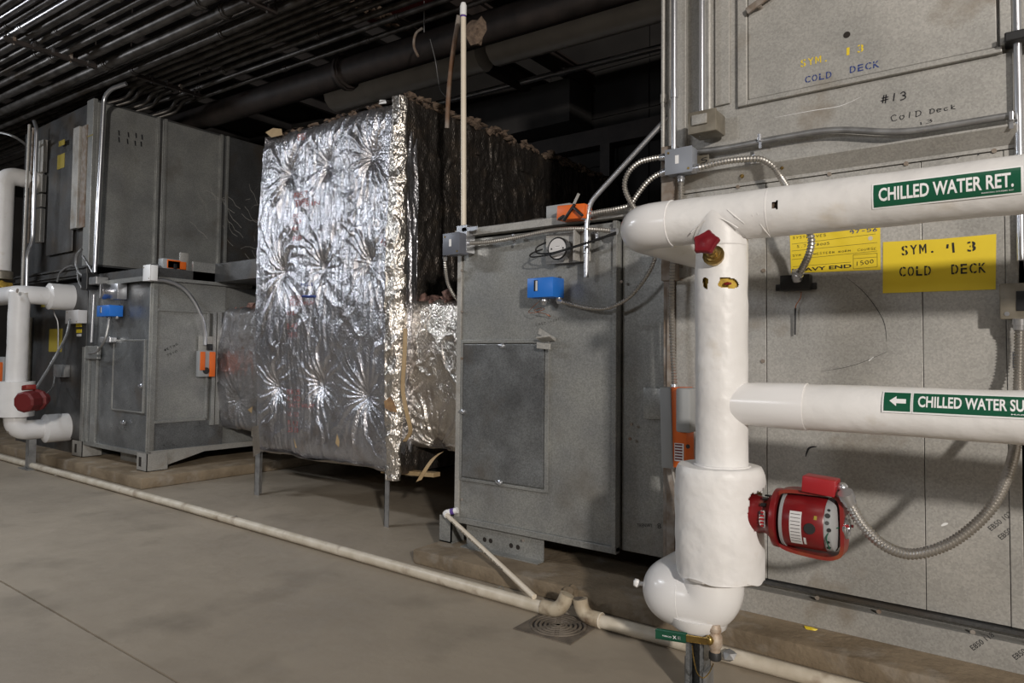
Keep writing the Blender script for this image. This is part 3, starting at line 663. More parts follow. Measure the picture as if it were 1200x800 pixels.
def hfront(x,z):
    s=np.array([[x]],float); t=np.array([[z]],float); e=np.minimum(t-fz0,fz1-t)
    return float((foil_h(s,t,pinsF,11,1,1,.35)+.05*np.clip(np.sin((t-fz0)/(fz1-fz0)*3.14),0,1)-.10*np.exp(-e/.05))[0,0])
# corner tape, crumpled
S,T=np.meshgrid(np.linspace(FX1-.13,FX1+.05,50),np.linspace(fz0-.05,fz1-.005,420))
rg=1-np.abs(vnoise(S*11,T*3.5,31,4)); cr=.010+.022*rg**2+.003*vnoise(S*40,T*20,5,2)+.05*np.clip(np.sin((T-fz0)/(fz1-fz0)*3.14),0,1)*.95
cr-=.075*np.exp(-np.minimum(S-(FX1-.13),(FX1+.05)-S)/.012)
grid_mesh('corner_tape',front_pos(S,T,cr),'foilw',D)
# right side
S,T=np.meshgrid(np.linspace(FY+.05,8.2,240),np.linspace(fz0,fz1,220))
pinsS=[(4.75+.75*i,1.2+.95*j+.15*(i%2)) for i in range(5) for j in range(3)]
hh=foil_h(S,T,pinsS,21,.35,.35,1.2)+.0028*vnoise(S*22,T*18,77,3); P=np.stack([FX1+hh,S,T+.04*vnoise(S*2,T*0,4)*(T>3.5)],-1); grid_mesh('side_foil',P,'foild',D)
# left side, top, bottom
S,T=np.meshgrid(np.linspace(FY+.02,8.2,60),np.linspace(fz0,fz1,60)); P=np.stack([FX0+.0*S-.02*vnoise(S*3,T*3,8),S,T],-1); grid_mesh('side_foil',P,'foil',D)
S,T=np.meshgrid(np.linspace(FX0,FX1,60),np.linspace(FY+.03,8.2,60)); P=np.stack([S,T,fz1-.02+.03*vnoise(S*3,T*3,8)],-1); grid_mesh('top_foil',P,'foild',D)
sag=.10*np.sin(np.clip((T-FY)/(8.2-FY),0,1)*3.14)+.05*np.exp(-((T-4.5)/.2)**2)
P=np.stack([S,T,fz0+.03-sag+.02*vnoise(S*3,T*3,8)],-1); grid_mesh('bottom_foil',P,'foilw',D)
# flanks
def flank(xa_,xb_,Y,z0,z1,seed,pins,n=(110,170),mat_='foilw',back=7.4,dome=.05):
    S,T=np.meshgrid(np.linspace(xa_,xb_,n[0]),np.linspace(z0,z1,n[1]))
    h=foil_h(S,T,pins,seed,.9,.3,1.6)+dome*np.sin((T-z0)/(z1-z0)*3.14); e=np.minimum(T-z0,z1-T); h-=.06*np.exp(-e/.03)
    grid_mesh('flank_foil',np.stack([S,Y-h,T+.015*vnoise(S*5,T*0,3)],-1),mat_,D)
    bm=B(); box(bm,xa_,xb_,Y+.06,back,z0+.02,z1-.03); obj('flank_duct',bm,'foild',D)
rz0,rz1=at(537,532,Y=4.35).z,at(505,352,Y=4.35).z
flank(FX1-.05,cx0+.02,4.35,rz0,rz1,41,[(at(470,465,Y=4.35).x,at(470,465,Y=4.35).z),(at(508,505,Y=4.35).x,rz0+.03)])
lz0,lz1=at(258,500,Y=4.8).z,at(262,362,Y=4.8).z
flank(qx1+.02,FX0+.05,4.8,lz0-.02,lz1,51,[(at(280,470,Y=4.8).x,at(280,470,Y=4.8).z)],mat_='foil',dome=.09)
bm=B(); box(bm,FX0-.9,FX0+.02,4.72,4.78,lz0-.05,lz0+.02); obj('hem_fold',bm,'foilw',D)
# ragged insulation on top edges
bm=B()
for k in range(230):
    y=4.3+random.random()*3.7; blob(bm,(FX1+random.uniform(-.12,.03),y,fz1+random.uniform(-.03,.04)),random.uniform(.02,.05),random.uniform(.03,.08),random.uniform(.015,.04),.5,1)
for k in range(26):
    blob(bm,(FX1-random.random()*1.9-.02,4.26,fz1-.01+random.uniform(-.01,.01)),.03,.03,.02,.5,1)
obj('ragged_insulation',bm,'fluff',D)['kind']='stuff'
bm=B()
for k in range(80):
    blob(bm,(random.uniform(FX1+.02,cx0),4.38+random.random()*.5,rz1+random.uniform(-.05,.05)),random.uniform(.03,.07),random.uniform(.03,.07),random.uniform(.02,.06),.5,1)
for k in range(50):
    blob(bm,(random.uniform(qx1+.05,FX0),4.82+random.random()*.4,lz1+random.uniform(-.05,.03)),random.uniform(.03,.07),random.uniform(.03,.07),random.uniform(.02,.05),.5,1)
obj('flank_insulation',bm,'fluffp',D)['kind']='stuff'
def patch(parent,pts,Y,m,name,th=.004,lift=0):
    bm=B(); prism(bm,pts,lambda p:at(p[0],p[1],Y=Y-lift),lambda p:at(p[0],p[1],Y=Y-lift-th)); return obj(name,bm,m,parent)
patch(D,[(450,470),(457,465),(462,472),(466,483),(458,482),(451,478)],FY,'kraft','torn_patch',.02,.085)
patch(D,[(395,508),(398,517),(397,524),(393,519)],FY,'tape','torn_patch',.004,.05)
patch(D,[(344,513),(346,518),(348,525),(346,524)],FY,'tape','torn_patch',.004,.05)
patch(D,[(311,155),(320,150),(330,151),(331,158),(318,161)],FY,'tape','cardboard_scrap',.02,0)
patch(D,[(444,122),(453,121),(452,117),(445,117)],FY,'ink','paper_scrap',.01,-.05)
patch(D,[(272,433),(277,422),(280,424),(277,438),(273,440)],4.8,'kraft','torn_patch',.01,.06)
patch(D,[(290,480),(296,476),(295,484)],4.8,'tape','torn_patch',.01,.07)
# strap of brown tape down the right flank
bm=B(); P=[at(475,385,Y=4.2),at(474,420,Y=4.16),at(472,455,Y=4.14),at(477,485,Y=4.13),at(481,505,Y=4.16),at(474,517,Y=4.18)]; P=smooth_path(P,5)
for i in range(len(P)-1): obox(bm,(P[i]+P[i+1])/2,(P[i+1]-P[i]),(1,.3,0),Vector((0,1,0)),(P[i+1]-P[i]).length*1.1,.035,.006)
obj('hanging_tape',bm,'tape',D)
bm=B(); P=smooth_path([at(517,530,Y=4.3),at(508,537,Y=4.25),at(500,548,Y=4.2),at(491,563,Y=4.18)],4)
for i in range(len(P)-1): obox(bm,(P[i]+P[i+1])/2,(P[i+1]-P[i]),Vector((1,.4,.45)),Vector((0,1,0)),(P[i+1]-P[i]).length*1.1,.05,.005)
obj('hanging_tape',bm,'tape',D)
bm=B(); p0,p1=at(450,551,Y=4.4),at(512,556,Y=4.4); obox(bm,(p0+p1)/2,p1-p0,(0,1,0),(0,0,1),(p1-p0).length,.08,.035); obj('wood_strip',bm,'tape',D)
# legs
def angle_leg(x,y,z1,w=.06):
    bm=B(); box(bm,x-w/2,x+w/2,y,y+.006,0,z1); box(bm,x-w/2,x-w/2+.006,y,y+w,0,z1); return obj('leg',bm,'post',D)
angle_leg(at(300.5,580,Z=0).x,at(300.5,580,Z=0).y,1.0,.085); angle_leg(at(453.5,617,Z=0).x,4.21,.53,.055)
angle_leg(FX0+.1,7.8,.5); angle_leg(FX1-.1,7.8,.5)
patch(D,[(295,500),(303,498),(305,530),(297,535)],4.2,'foilw','foil_strip',.02,.08)
# red print and blue mark on the foil, laid on its folds
def foil_text(body,a,b,h,m,name='foil_print',bold=.01):
    t=text_bm(body,bold); bmesh.ops.subdivide_edges(t,edges=[e for e in t.edges if e.calc_length()>.12],cuts=2)
    lay(t,at(*a,Y=FY),at(*b,Y=FY),h,lift=Vector((0,0,0)))
    for v in t.verts: v.co.y=FY-hfront(v.co.x,v.co.z)-.004
    o=obj(name,t,m,D); o['kind']='stuff'; return o
rl=random.Random(2)
rows=[('R5.7',(347,233),(361,230),.06),('TYPE',(347,242),(362,239),.06),('E1.5 IN',(348,243),(375,240),.04),('FSK',(346,257),(353,256),.05),('75 LB',(346,263),(355,262),.04),('MAX',(346,271),(353,270),.04),
('R8',(346,283),(356,282),.05),('25-50',(344,353),(357,352),.05),('DUCT WRAP',(343,359),(372,357),.04),('UL',(341,370),(351,369),.04),('R 4.2',(340,386),(352,385),.06),('TYPE 75',(340,396),(352,395),.05),
('FSK 25',(336,462),(352,462),.05),('R 6.0',(337,470),(352,470),.05),('DUCT WRAP',(338,477),(368,478),.04),('UL 723',(337,487),(350,488),.04),('R 4.2',(337,498),(350,499),.05),('25 50',(337,506),(350,507),.05),('1.5',(448,285),(455,290),.05),('R8',(461,290),(469,289),.06),('FSK',(349,165),(358,162),.07)]
for a,b,c,h in rows: foil_text(a,b,c,h,'inkr')
foil_text('PULL',(356,336),(369,335),.035,'inkblue')
bm=B(); P=[]
for k in range(12):
    q=at(359+k*1.45,347.5-.2*math.sin(k),Y=FY); P.append(Vector((q.x,FY-hfront(q.x,q.z)-.008,q.z)))
tube(bm,P,.012,8); obj('blue_mark',bm,'inkblue',D)
# ================= chilled water piping (right) =================
Y3=3.0
def rough_tube(bm, pts, r, seg=40, amp=.0025, seed=1, step=.02, holes=()):
    "pipe jacket with gentle lumps; holes = list of (test function) that drop faces"
    P=[Vector(p) for p in pts]; out=[]
    for i in range(len(P)-1):
        n=max(1,int((P[i+1]-P[i]).length/step))
        for k in range(n): out.append(P[i].lerp(P[i+1],k/n))
    out.append(P[-1]); tube(bm,out,r,seg,cap=True)
    co=np.array([v.co for v in bm.verts]); d=vnoise(co[:,0]*7+co[:,1]*3,co[:,2]*6+co[:,1]*4,seed,4)*amp
    bm.normal_update()
    for v,q in zip(bm.verts,d): v.co+=v.normal*q
    for h in holes:
        kill=[f for f in bm.faces if h(f.calc_center_median())]
        bmesh.ops.delete(bm,geom=kill,context='FACES')
    return bm
def wrap_text(bm, axis_pt, R, u0, u1, z0, hh, ax='X', lift=.001, ang0=None, tilt=0):
    """bend flat lettering round a pipe running in X: u0,u1 = X range, z0 = height of the baseline
    above the axis measured along the surface, front side faces -Y"""
    x0,x1,y0,y1=fit(bm)
    for k in range(1,8):
        y=y0+(y1-y0)*k/8
        bmesh.ops.bisect_plane(bm,geom=bm.verts[:]+bm.edges[:]+bm.faces[:],plane_co=(0,y,0),plane_no=(0,1,0))
    for v in bm.verts:
        x=u0+(v.co.x-x0)/(x1-x0)*(u1-u0); s=z0+(v.co.y-y0)/(y1-y0)*hh; a=s/R
        v.co=Vector((x,axis_pt[0]-(R+lift)*math.cos(a),axis_pt[1]+(R+lift)*math.sin(a)+tilt*(x-u0)))
    return bm
def rect_bm(w=1,h=1):
    bm=B(); vs=[bm.verts.new(p) for p in((0,0,0),(w,0,0),(w,h,0),(0,h,0))]; bm.faces.new(vs); return bm
RR=.104; RZ=2.118
R1=thing('chilled_water_return_pipe','upper thick white insulated pipe labelled chilled water return, rounded elbow at its left end','pipe',(-.9,Y3,RZ-RR))
hole=lambda px,py,rx,rz,sd=0:(lambda c,v=at(px,py,Y=Y3-RR):((c.x-v.x)/rx)**2+((c.z-v.z)/rz)**2<1+.35*math.sin(c.x*400+sd)+.2*math.cos(c.z*300) and c.y<Y3)
bm=B(); rough_tube(bm,[(-1.33,Y3,RZ),(1.9,Y3,RZ)],RR,120,.002,5,.008,[hole(909,240,.014,.019)]); obj('pipe_jacket',bm,'white',R1,60)
bm=B(); tube(bm,[(-1.3,Y3,RZ),(1.9,Y3,RZ)],RR-.02,24); obj('insulation_core',bm,'fluff',R1,60)
ex=-1.53
bm=B(); P=fillet([(-1.325,Y3,RZ),(ex,Y3,RZ),(ex,YF+.02,RZ)],.15,14); tube(bm,P,RR+.004,40); obj('elbow_cover',bm,'pvcw',R1,60)
bm=B(); ring(bm,(-1.325,Y3,RZ),(1,0,0),RR+.002,.0035,48,6); obj('cover_seam',bm,'pvcw',R1,60)
for px in (895,):
    x=at(px,250,Y=Y3-RR).x; bm=B(); ring(bm,(x,Y3,RZ),(1,.03,.02),RR-.001,.003,48,6); obj('jacket_lap',bm,'white',R1,60)
# creases near the tee
bm=B()
for a,b in (((882,252),(893,272)),((888,250),(897,270)),((890,262),(897,275)),((853,246),(872,262)),((912,228),(914,250))):
    p,q=at(*a,Y=Y3-RR*.9),at(*b,Y=Y3-RR*.9)
    for t in (p,q):
        d=Vector((0,t.y-Y3,t.z-RZ)); d.z=max(-RR*.98,min(RR*.98,d.z)); t.y=Y3-math.sqrt(max(0,(RR+.001)**2-d.z**2))
    m_=(p+q)/2; m_.y-=.004
    tube(bm,[p,m_,q],.004,6,[.001,.0045,.001])
obj('jacket_crease',bm,'white',R1,60)['kind']='stuff'
def label(parent,z,R,xl,xr,z0,hh,text,arrow=False,tx=None,xr_vis=None,tilt=0):
    yz=(Y3,z)
    def ar(a,b,lo,hi,m,name,lift):
        bm=wrap_text(rect_bm(),yz,R,a,b,lo,hi-lo,lift=lift,tilt=0); o=obj(name,bm,m,parent); return o
    e=.006
    ar(xl-e,xr+e,z0-e,z0+hh+e,'ink','label_border',.0032)
    return ar(xl,xr,z0,z0+hh,'green','green_label',.0042)
def lab_text(parent,z,R,xl,xr,z0,hh,body,bold=.02,lift=.0052,m='ink',name='label_lettering'):
    bm=wrap_text(text_bm(body,bold),(Y3,z),R,xl,xr,z0,hh,lift=lift); return obj(name,bm,m,parent)
def sx(px,py,R,z):
    # X where the sight line meets the front of a pipe of radius R
    v=at(px,py,Y=Y3-R*.96); return v.x
def sarc(px,py,R,z):
    # arc height of the sight line on the pipe surface: march
    o=Vector((0,0,H)); d=at(px,py,Y=Y3)-o
    lo=.7
    t=.6
    while t<1.2:
        p=o+d*t
        if (p.y-Y3)**2+(p.z-z)**2<R*R: break
        t+=.0005
    return math.atan2(p.z-z,-(p.y-Y3))*R, p.x
aT,xl=sarc(1024,218,RR,RZ); aB,_=sarc(1024,243,RR,RZ); _,xr=sarc(1196.5,208,RR,RZ)
hL=aT-aB
g=label(R1,RZ,RR,xl,xr,aB,hL,'')
_,tx0=sarc(1030,233,RR,RZ); _,tx1=sarc(1188,213,RR,RZ)
lab_text(g,RZ,RR,tx0,tx1,aB+hL*.24,hL*.58,'CHILLED WATER RET.',.034)
lab_text(g,RZ,RR,sarc(1150,220,RR,RZ)[1],tx1,aB+hL*.10,hL*.05,'MARKING SYSTEMS INC',.01)
g2=label(R1,RZ,RR,xr+.018,xr+.5,aB,hL,'')
# riser
RX,RRr=-1.097,.112
Vh=Vector
R2=thing('riser_pipe','vertical white insulated riser between the two chilled water pipes, with cut openings near its top','pipe',(RX,Y3,.5))
sq=lambda px,py,rx,rz,s:(lambda c,v=at(px,py,Y=Y3-RRr):c.y<Y3 and ((c.x-v.x)/rx)**4+((c.z-v.z+.1*s*(c.x-v.x))/rz)**4<1+.3*math.sin(c.z*160+s))
h1=sq(851,331,.033,.023,1); h2=sq(826.5,331,.013,.024,4)
bm=B(); rough_tube(bm,[(RX,Y3,1.02),(RX,Y3,2.09)],RRr,190,.004,9,.004,[h1,h2]); obj('pipe_jacket',bm,'white',R2,60)
bm=B(); tube(bm,[(RX,Y3,1.0),(RX,Y3,2.05)],RRr-.016,32); obj('insulation_core',bm,'fiber',R2,60)
bm=B(); v=at(852,330,Y=Y3-RRr+.01); blob(bm,(v.x,Y3-RRr+.014,v.z-.008),.022,.010,.009,.2,1); obj('red_valve_bit',bm,'red',R2)
v=at(842,258,Y=Y3-RR)
bm=B(); blob(bm,(RX,Y3,2.06),RRr*1.0,RR+.004,.03,0,4); obj('tee_saddle',bm,'white',R2,60)
# saddle arcs where the riser cover meets the return pipe
bm=B(); P=[]
for k in range(25):
    a=-1.15+2.3*k/24; xk=RX+RRr*1.02*math.sin(a); zk=RZ-.012-.055*abs(math.sin(a))**1.5*1.2-.0; dz=zk-RZ+.015
    yk=Y3-math.sqrt(max(1e-4,(RR+.003)**2-(min(RR*.97,abs(dz)))**2)); P.append((xk,yk,zk))
tube(bm,P,.0035,6); obj('saddle_seam',bm,'white',R2,60)
# riser cover drawn up over the return pipe
bm=B()
nu,nv=26,14; rows_=[]
for j in range(nv+1):
    row=[]
    for i in range(nu+1):
        u=-1+2*i/nu; top=.02-.12*abs(u)**1.2; zt=RZ+top; zz_=(RZ-RR*1.25)*(1-j/nv)+zt*(j/nv); x=RX+RRr*1.01*u*math.sin(math.pi/2*1)
        yr=Y3-math.sqrt(max(0,(RRr*1.012)**2-(x-RX)**2)); dz=min(RR,abs(zz_-RZ)); yp=Y3-math.sqrt(max(0,(RR+.0045)**2-dz*dz)) if zz_>RZ-RR else Y3
        row.append(bm.verts.new((x,min(yr,yp)-.001*0,zz_)))
    rows_.append(row)
for j in range(nv):
    for i in range(nu): bm.faces.new((rows_[j][i],rows_[j][i+1],rows_[j+1][i+1],rows_[j+1][i]))
obj('tee_cover',bm,'white',R2,80)
# large jacket round the pump
JX,JR=-1.11,.188
def jhole(c):
    d=Vector((c.x-JX,c.y-(Y3)));a=math.atan2(c.y-Y3,c.x-JX); rr=vnoise(np.array([c.z*14.]),np.array([a*6.]),3,3)[0]*.03
    return -.47+rr*3<a<.7 and abs(c.z-.862)<.088+rr*.6-.03*max(0,-a)
bm=B(); rough_tube(bm,[(JX,Y3,.558),(JX,Y3,1.03)],JR,200,.006,17,.005,[jhole])
for v in bm.verts:
    k=max(0,(v.co.z-.99)/.05); 
    if k>0: v.co.x=JX+(v.co.x-JX)*(1-.10*k*k); v.co.y=Y3+(v.co.y-Y3)*(1-.10*k*k)
    if v.co.z<.562: v.co.z+=.004*math.sin(v.co.x*37)+.004*math.sin(v.co.y*61)
j=obj('pump_jacket',bm,'white',R2,60); sm=j.modifiers.new('thickness','SOLIDIFY'); sm.thickness=.006; sm.offset=-1
bm=B(); tube(bm,[(JX,Y3,.56),(JX,Y3,1.0)],JR-.04,32); obj('jacket_core',bm,'fiber',R2,60)
bm=B(); ring(bm,(RX,Y3,1.03),(0,0,1),RRr+.004,.006,60,8); obj('plaster_lip',bm,'white',R2,60)
# torn paper edges round the pump opening
# bottom elbow
bm=B(); zb=.425
P=fillet([(-1.14,Y3,.60),(-1.14,Y3,zb),(-1.362,Y3,zb),(-1.362,YF+.05,zb)],.13,12); tube(bm,P,.134,44,cap=True); obj('elbow_cover',bm,'pvcw',R2,60)
bm=B(); ring(bm,(-1.255,Y3,zb-.0),(1,0,.1),.133,.0025,48,6); obj('cover_seam',bm,'pvcw',R2,60)
bm=B(); lathe(bm,(-1.205,Y3,zb-.06),(0,0,-1),[(0,.135),(.045,.122),(.075,.085),(.095,.03)],32); obj('saddle_boot',bm,'pvcw',R2,60)
bm=B(); v=at(746,683,Y=Y3+.02); blob(bm,v,.018,.014,.02,.15,2); tube(bm,[v,v+Vector((.06,.02,0))],.01,10); obj('vent_plug',bm,'pvcw',R2,50)
# supply pipe
SR,SZ=.094,1.302
R3=thing('chilled_water_supply_pipe','lower thick white insulated pipe labelled chilled water with a left arrow, joining the riser','pipe',(0,Y3,SZ-SR))
x_b=sx(938,480,SR,SZ)
bm=B(); rough_tube(bm,[(x_b,Y3,SZ),(1.9,Y3,SZ)],SR,60,.0025,25,.012); obj('pipe_jacket',bm,'white',R3,60)
bm=B(); P=[(RX+.05,Y3,SZ),(RX+.13,Y3,SZ),(RX+.16,Y3,SZ),(x_b-.03,Y3,SZ),(x_b+.004,Y3,SZ)]; tube(bm,P,SR,40,[SR*.97,SR*.97,SR*1.0,SR*1.03,SR*1.03]); obj('tee_cover',bm,'pvcw',R3,60)
aT,xl=sarc(1037,460.5,SR,SZ); aB,_=sarc(1037,481,SR,SZ); h_=aT-aB; _,xm=sarc(1067,472,SR,SZ); _,xn=sarc(1070.5,472,SR,SZ)
ga=label(R3,SZ,SR,xl,xm,aB,h_,''); gb=label(R3,SZ,SR,xn,1.0,aB,h_,'')
_,t0=sarc(1076,472,SR,SZ); _,t1=sarc(1188,478,SR,SZ)
w_1=(t1-t0)
lab_text(gb,SZ,SR,t0,t0+w_1*1.0/14.0*19.2,aB+h_*.24,h_*.58,'CHILLED WATER SUPPLY',.034)
a0,a1=sarc(1042.5,470,SR,SZ)[1],sarc(1062,470,SR,SZ)[1]
bm=B(); vs=[bm.verts.new((x,y,0)) for x,y in((0,.5),(.42,1),(.42,.72),(1,.72),(1,.28),(.42,.28),(.42,0))]; bm.faces.new(vs); bmesh.ops.triangulate(bm,faces=bm.faces[:])
wrap_text(bm,(Y3,SZ),SR,a0,a1,aB+h_*.24,h_*.52,lift=.0056); obj('arrow',bm,'ink',ga)
lab_text(gb,SZ,SR,sarc(1185,486,SR,SZ)[1],sarc(1185,486,SR,SZ)[1]+.2,aB+h_*.08,h_*.06,'MARKING SYSTEMS INC',.01)

# gate valve with red handwheel
v=at(836,299,Y=Y3-RRr-.012); V_=thing('gate_valve','brass valve stem with a dark red handwheel sticking out of the white riser top','valve',(v.x,Y3-RRr,v.z))
ax=(at(826,282,Y=Y3-RRr-.13)-v).normalized()
bm=B(); lathe(bm,v-ax*.02,ax,[(0,.042),(.012,.046),(.022,.047),(.024,.036),(.034,.034),(.036,.026),(.06,.025),(.062,.017),(.10,.016)],14); obj('bonnet',bm,'brass',V_,15)
bm=B(); tube(bm,[v+ax*.02,v+ax*.118],.009,12); obj('stem',bm,'brass',V_,40)
c=v+ax*.105; e1=ax.orthogonal().normalized(); e2=ax.cross(e1)
bm=B(); n=60; outer=[]
for lvl,(rs,hh) in enumerate(((.92,-.006),(1,.0),(1,.012),(.9,.018),(.55,.014),(.3,.022))):
    outer.append([bm.verts.new(c+ax*hh+(e1*math.cos(a)+e2*math.sin(a))*(.047*rs*(1+(.24*abs(math.cos(2.5*a))**5 if rs>.8 else 0)))) for a in [2*math.pi*k/n for k in range(n)]])
for i in range(len(outer)-1):
    for k in range(n): bm.faces.new((outer[i][k],outer[i][(k+1)%n],outer[i+1][(k+1)%n],outer[i+1][k]))
bm.faces.new(outer[0]); bm.faces.new(outer[-1]); obj('handwheel',bm,'redw',V_,50)

# pump
PZ=.842; PY=2.985; pt=thing('circulating_pump','red pump motor in a cradle bracket, flexible conduit on its red box, beside riser jacket','pump',(-.76,PY,PZ-.13))
axp=Vector((1,0,0))
def px_(x): return Vector((x,PY,PZ))
bm=B(); lathe(bm,px_(-1.06),axp,[(0,.07),(.07,.072),(.10,.085),(.12,.080),(.15,.072),(.165,.074),(.19,.095),(.20,.118),(.215,.120),(.222,.118)],32); obj('volute_neck',bm,'red',pt,40)
bm=B()
for k in range(7):
    a=.3+k*.42; p=px_(-.895)+Vector((0,-math.cos(a)*.083,math.sin(a)*.083)); obox(bm,p,axp,Vector((0,-math.sin(a),-math.cos(a))),Vector((0,-math.cos(a),math.sin(a))),.022,.014,.006)
obj('vent_slots',bm,'black',pt)['kind']='stuff'
bm=B(); lathe(bm,px_(-.83),axp,[(0,.09),(.006,.107),(.018,.109),(.02,.1)],32); obj('end_bell',bm,'greyp',pt,40)
bm=B(); lathe(bm,px_(-.815),axp,[(0,.104),(.004,.106),(.155,.106),(.16,.102)],40); obj('motor_shell',bm,'red',pt,40)
bm=B(); lathe(bm,px_(-.656),axp,[(0,.104),(.004,.105),(.025,.1),(.035,.085),(.04,.03)],36); eb=obj('rear_bell',bm,'greyp',pt,40)
bm=B()
for k,(dx,a,r) in enumerate(((.012,.52,.010),(.012,.25,.008),(.014,.75,.006),(.014,-.5,.006),(.012,-.8,.008),(.02,.0,.008))):
    p=px_(-.656+dx)+Vector((0,-math.cos(a)*.101,math.sin(a)*.101)); disc(bm,p,(.3,-math.cos(a),math.sin(a)),r,.003,10)
obj('rear_vents',bm,'black',eb)['kind']='stuff'
def curved(x0,x1,a0,a1,R,m,name,par=None,rr=None):
    bm=B(); n=10; g_=[[bm.verts.new(px_(x)+Vector((0,-math.cos(a0+(a1-a0)*k/n)*R,math.sin(a0+(a1-a0)*k/n)*R))) for k in range(n+1)] for x in (x0,x1)]
    for k in range(n): bm.faces.new((g_[0][k],g_[0][k+1],g_[1][k+1],g_[1][k]))
    return obj(name,bm,m,par or pt)
pl=curved(-.782,-.737,-.78,.52,.1075,'dial','rating_plate')
for k in range(9): curved(-.778,-.741,.42-k*.13,.40-k*.13,.1082,'iron','print_line',pl)
curved(-.731,-.722,-.75,-.42,.1075,'dial','small_sticker')
curved(-.691,-.680,.30,.44,.1075,'yeld','date_sticker')
p=px_(-.705)+Vector((0,-math.cos(.0)*.106,-.004)); bm=B(); disc(bm,p,(0,-1,0),.021,.004,20); obj('black_plug',bm,'blackr',pt,40)
# emblem on the neck
bm=B(); n_=22; vs=[]
for k in range(n_): a=2*math.pi*k/n_; t=.07+.019*math.sin(a); ex_=.010*math.cos(a)*1.5; q=px_(-.905+ex_)
def embl(sx_,sa,R,m,name,par=None):
    bm=B(); cen=None; vs=[]
    for k in range(24):
        a=2*math.pi*k/24; sc=1-.12*math.cos(4*a); xx_=-.893+sx_*sc*math.cos(a); an=.02+sa*sc*math.sin(a); rr_=R+(xx_+.893)*.55
        q=px_(xx_); vs.append(bm.verts.new(q+Vector((0,-math.cos(an)*rr_,math.sin(an)*rr_))))
    bm.faces.new(vs); bmesh.ops.triangulate(bm,faces=bm.faces[:]); return obj(name,bm,m,par or pt)
em=embl(.016,.42,.0885,'ink','emblem')
for k in range(5):
    q=px_(-.893)+Vector((0,-math.cos(.02+(k-2)*.15)*.0905,math.sin(.02+(k-2)*.15)*.0905)); bm=B(); obox(bm,q,(1,0,0),(0,0,1),(0,1,0),.02-.004*abs(k-2),.008,.001); obj('emblem_bar',bm,'redb',em)
# cradle bracket: strap loop in the vertical plane of the shaft
P=[(-.862,PZ-.07),(-.866,PZ+.05),(-.848,PZ+.095),(-.81,PZ+.118),(-.68,PZ+.122),(-.635,PZ+.122),(-.606,PZ+.09),(-.602,PZ+.0),(-.604,PZ-.09),(-.63,PZ-.118),(-.68,PZ-.126),(-.79,PZ-.118),(-.84,PZ-.10),(-.862,PZ-.07)]
P=smooth_path([Vector((a,PY,b)) for a,b in P],5)
bm=B(); pr_=None
for i,p in enumerate(P):
    t=(P[min(i+1,len(P)-1)]-P[max(i-1,0)]).normalized(); n=Vector((-t.z,0,t.x)); hw=.045 if True else .03
    q=[bm.verts.new(p+n*s*.007+Vector((0,w*hw,0))) for s,w in((-1,-1),(1,-1),(1,1),(-1,1))]
    if pr_:
        for k in range(4): bm.faces.new((pr_[k],pr_[(k+1)%4],q[(k+1)%4],q[k]))
    else: bm.faces.new(q)
    pr_=q
bm.faces.new(pr_); obj('cradle_bracket',bm,'redo',pt,50)
bm=B(); hp_=px_(-.600); ring(bm,hp_+Vector((.006,0,0)),axp,.038,.010,28,8); obj('bearing_ring',bm,'glass',pt,50)
bm=B(); disc(bm,hp_+Vector((.002,0,0)),axp,.034,.004,24); obj('bearing_cap',bm,'dial',pt,40)
for dz,dy in ((.012,-.04),(-.004,.045)):
    bm=B(); tube(bm,[hp_+Vector((0,dy,dz)),hp_+Vector((.022,dy,dz))],.006,8); obj('red_knob',bm,'redb',pt,40)
bm=B(); P=smooth_path([px_(-.61)+Vector((0,-.03,.0)),px_(-.63)+Vector((0,-.085,-.0)),px_(-.645)+Vector((0,-.105,-.03)),px_(-.636)+Vector((0,-.09,-.075))],5); tube(bm,P,.0025,6); obj('green_wire',bm,'grnl',pt,40)
p0=at(962,568,Y=PY-.02); bm=B(); obox(bm,p0,Vector((1,0,-.07)),(0,1,0),(.07,0,1),.125,.09,.065,.006); obj('terminal_box',bm,'redb',pt,40)
q=at(987,571,Y=PY-.02); bm=B(); tube(bm,[p0+Vector((.06,0,-.002)),q],.014,14); blob(bm,q,.022,.022,.02,.05,2); tube(bm,[q,q+Vector((.018,0,-.035))],.019,14); obj('conduit_connector',bm,'bright',pt,40)
# strut post and drain valve
sxp=-1.205
S_=thing('strut_post','perforated grey steel strut post holding the bottom white elbow up off the floor','post',(sxp,Y3,0))
bm=B(); w=.041
box(bm,sxp-w,sxp+w,Y3+.035,Y3+.041,0,.33); box(bm,sxp-w,sxp-w+.006,Y3-.04,Y3+.04,0,.33); box(bm,sxp+w-.006,sxp+w,Y3-.04,Y3+.04,0,.33); box(bm,sxp-w,sxp-w+.018,Y3-.041,Y3-.036,0,.33); box(bm,sxp+w-.018,sxp+w,Y3-.041,Y3-.036,0,.33); obj('post',bm,'galvs',S_)
bm=B(); box(bm,sxp-w-.014,sxp-w-.002,Y3-.02,Y3+.05,0,.17); obj('side_angle',bm,'post',S_)
bm=B(); box(bm,sxp+w+.001,sxp+w+.014,Y3-.05,Y3+.04,0,.135); obj('side_angle',bm,'post',S_)
bm=B(); box(bm,sxp-.09,sxp+.09,Y3-.08,Y3+.08,0,.01); obj('base_plate',bm,'post',S_)
vy=2.93; c=at(838,752,Y=vy); VV=thing('drain_valve','small corroded ball valve with a green lever and chain under the bottom white elbow','valve',(c.x,vy,c.z-.08))
bm=B(); lathe(bm,(c.x,vy,c.z+.075),(0,0,-1),[(0,.020),(.014,.024),(.016,.026),(.03,.026),(.034,.02),(.05,.03),(.085,.031),(.10,.024),(.105,.022),(.12,.022)],20); obj('valve_body',bm,'bronze',VV,40)
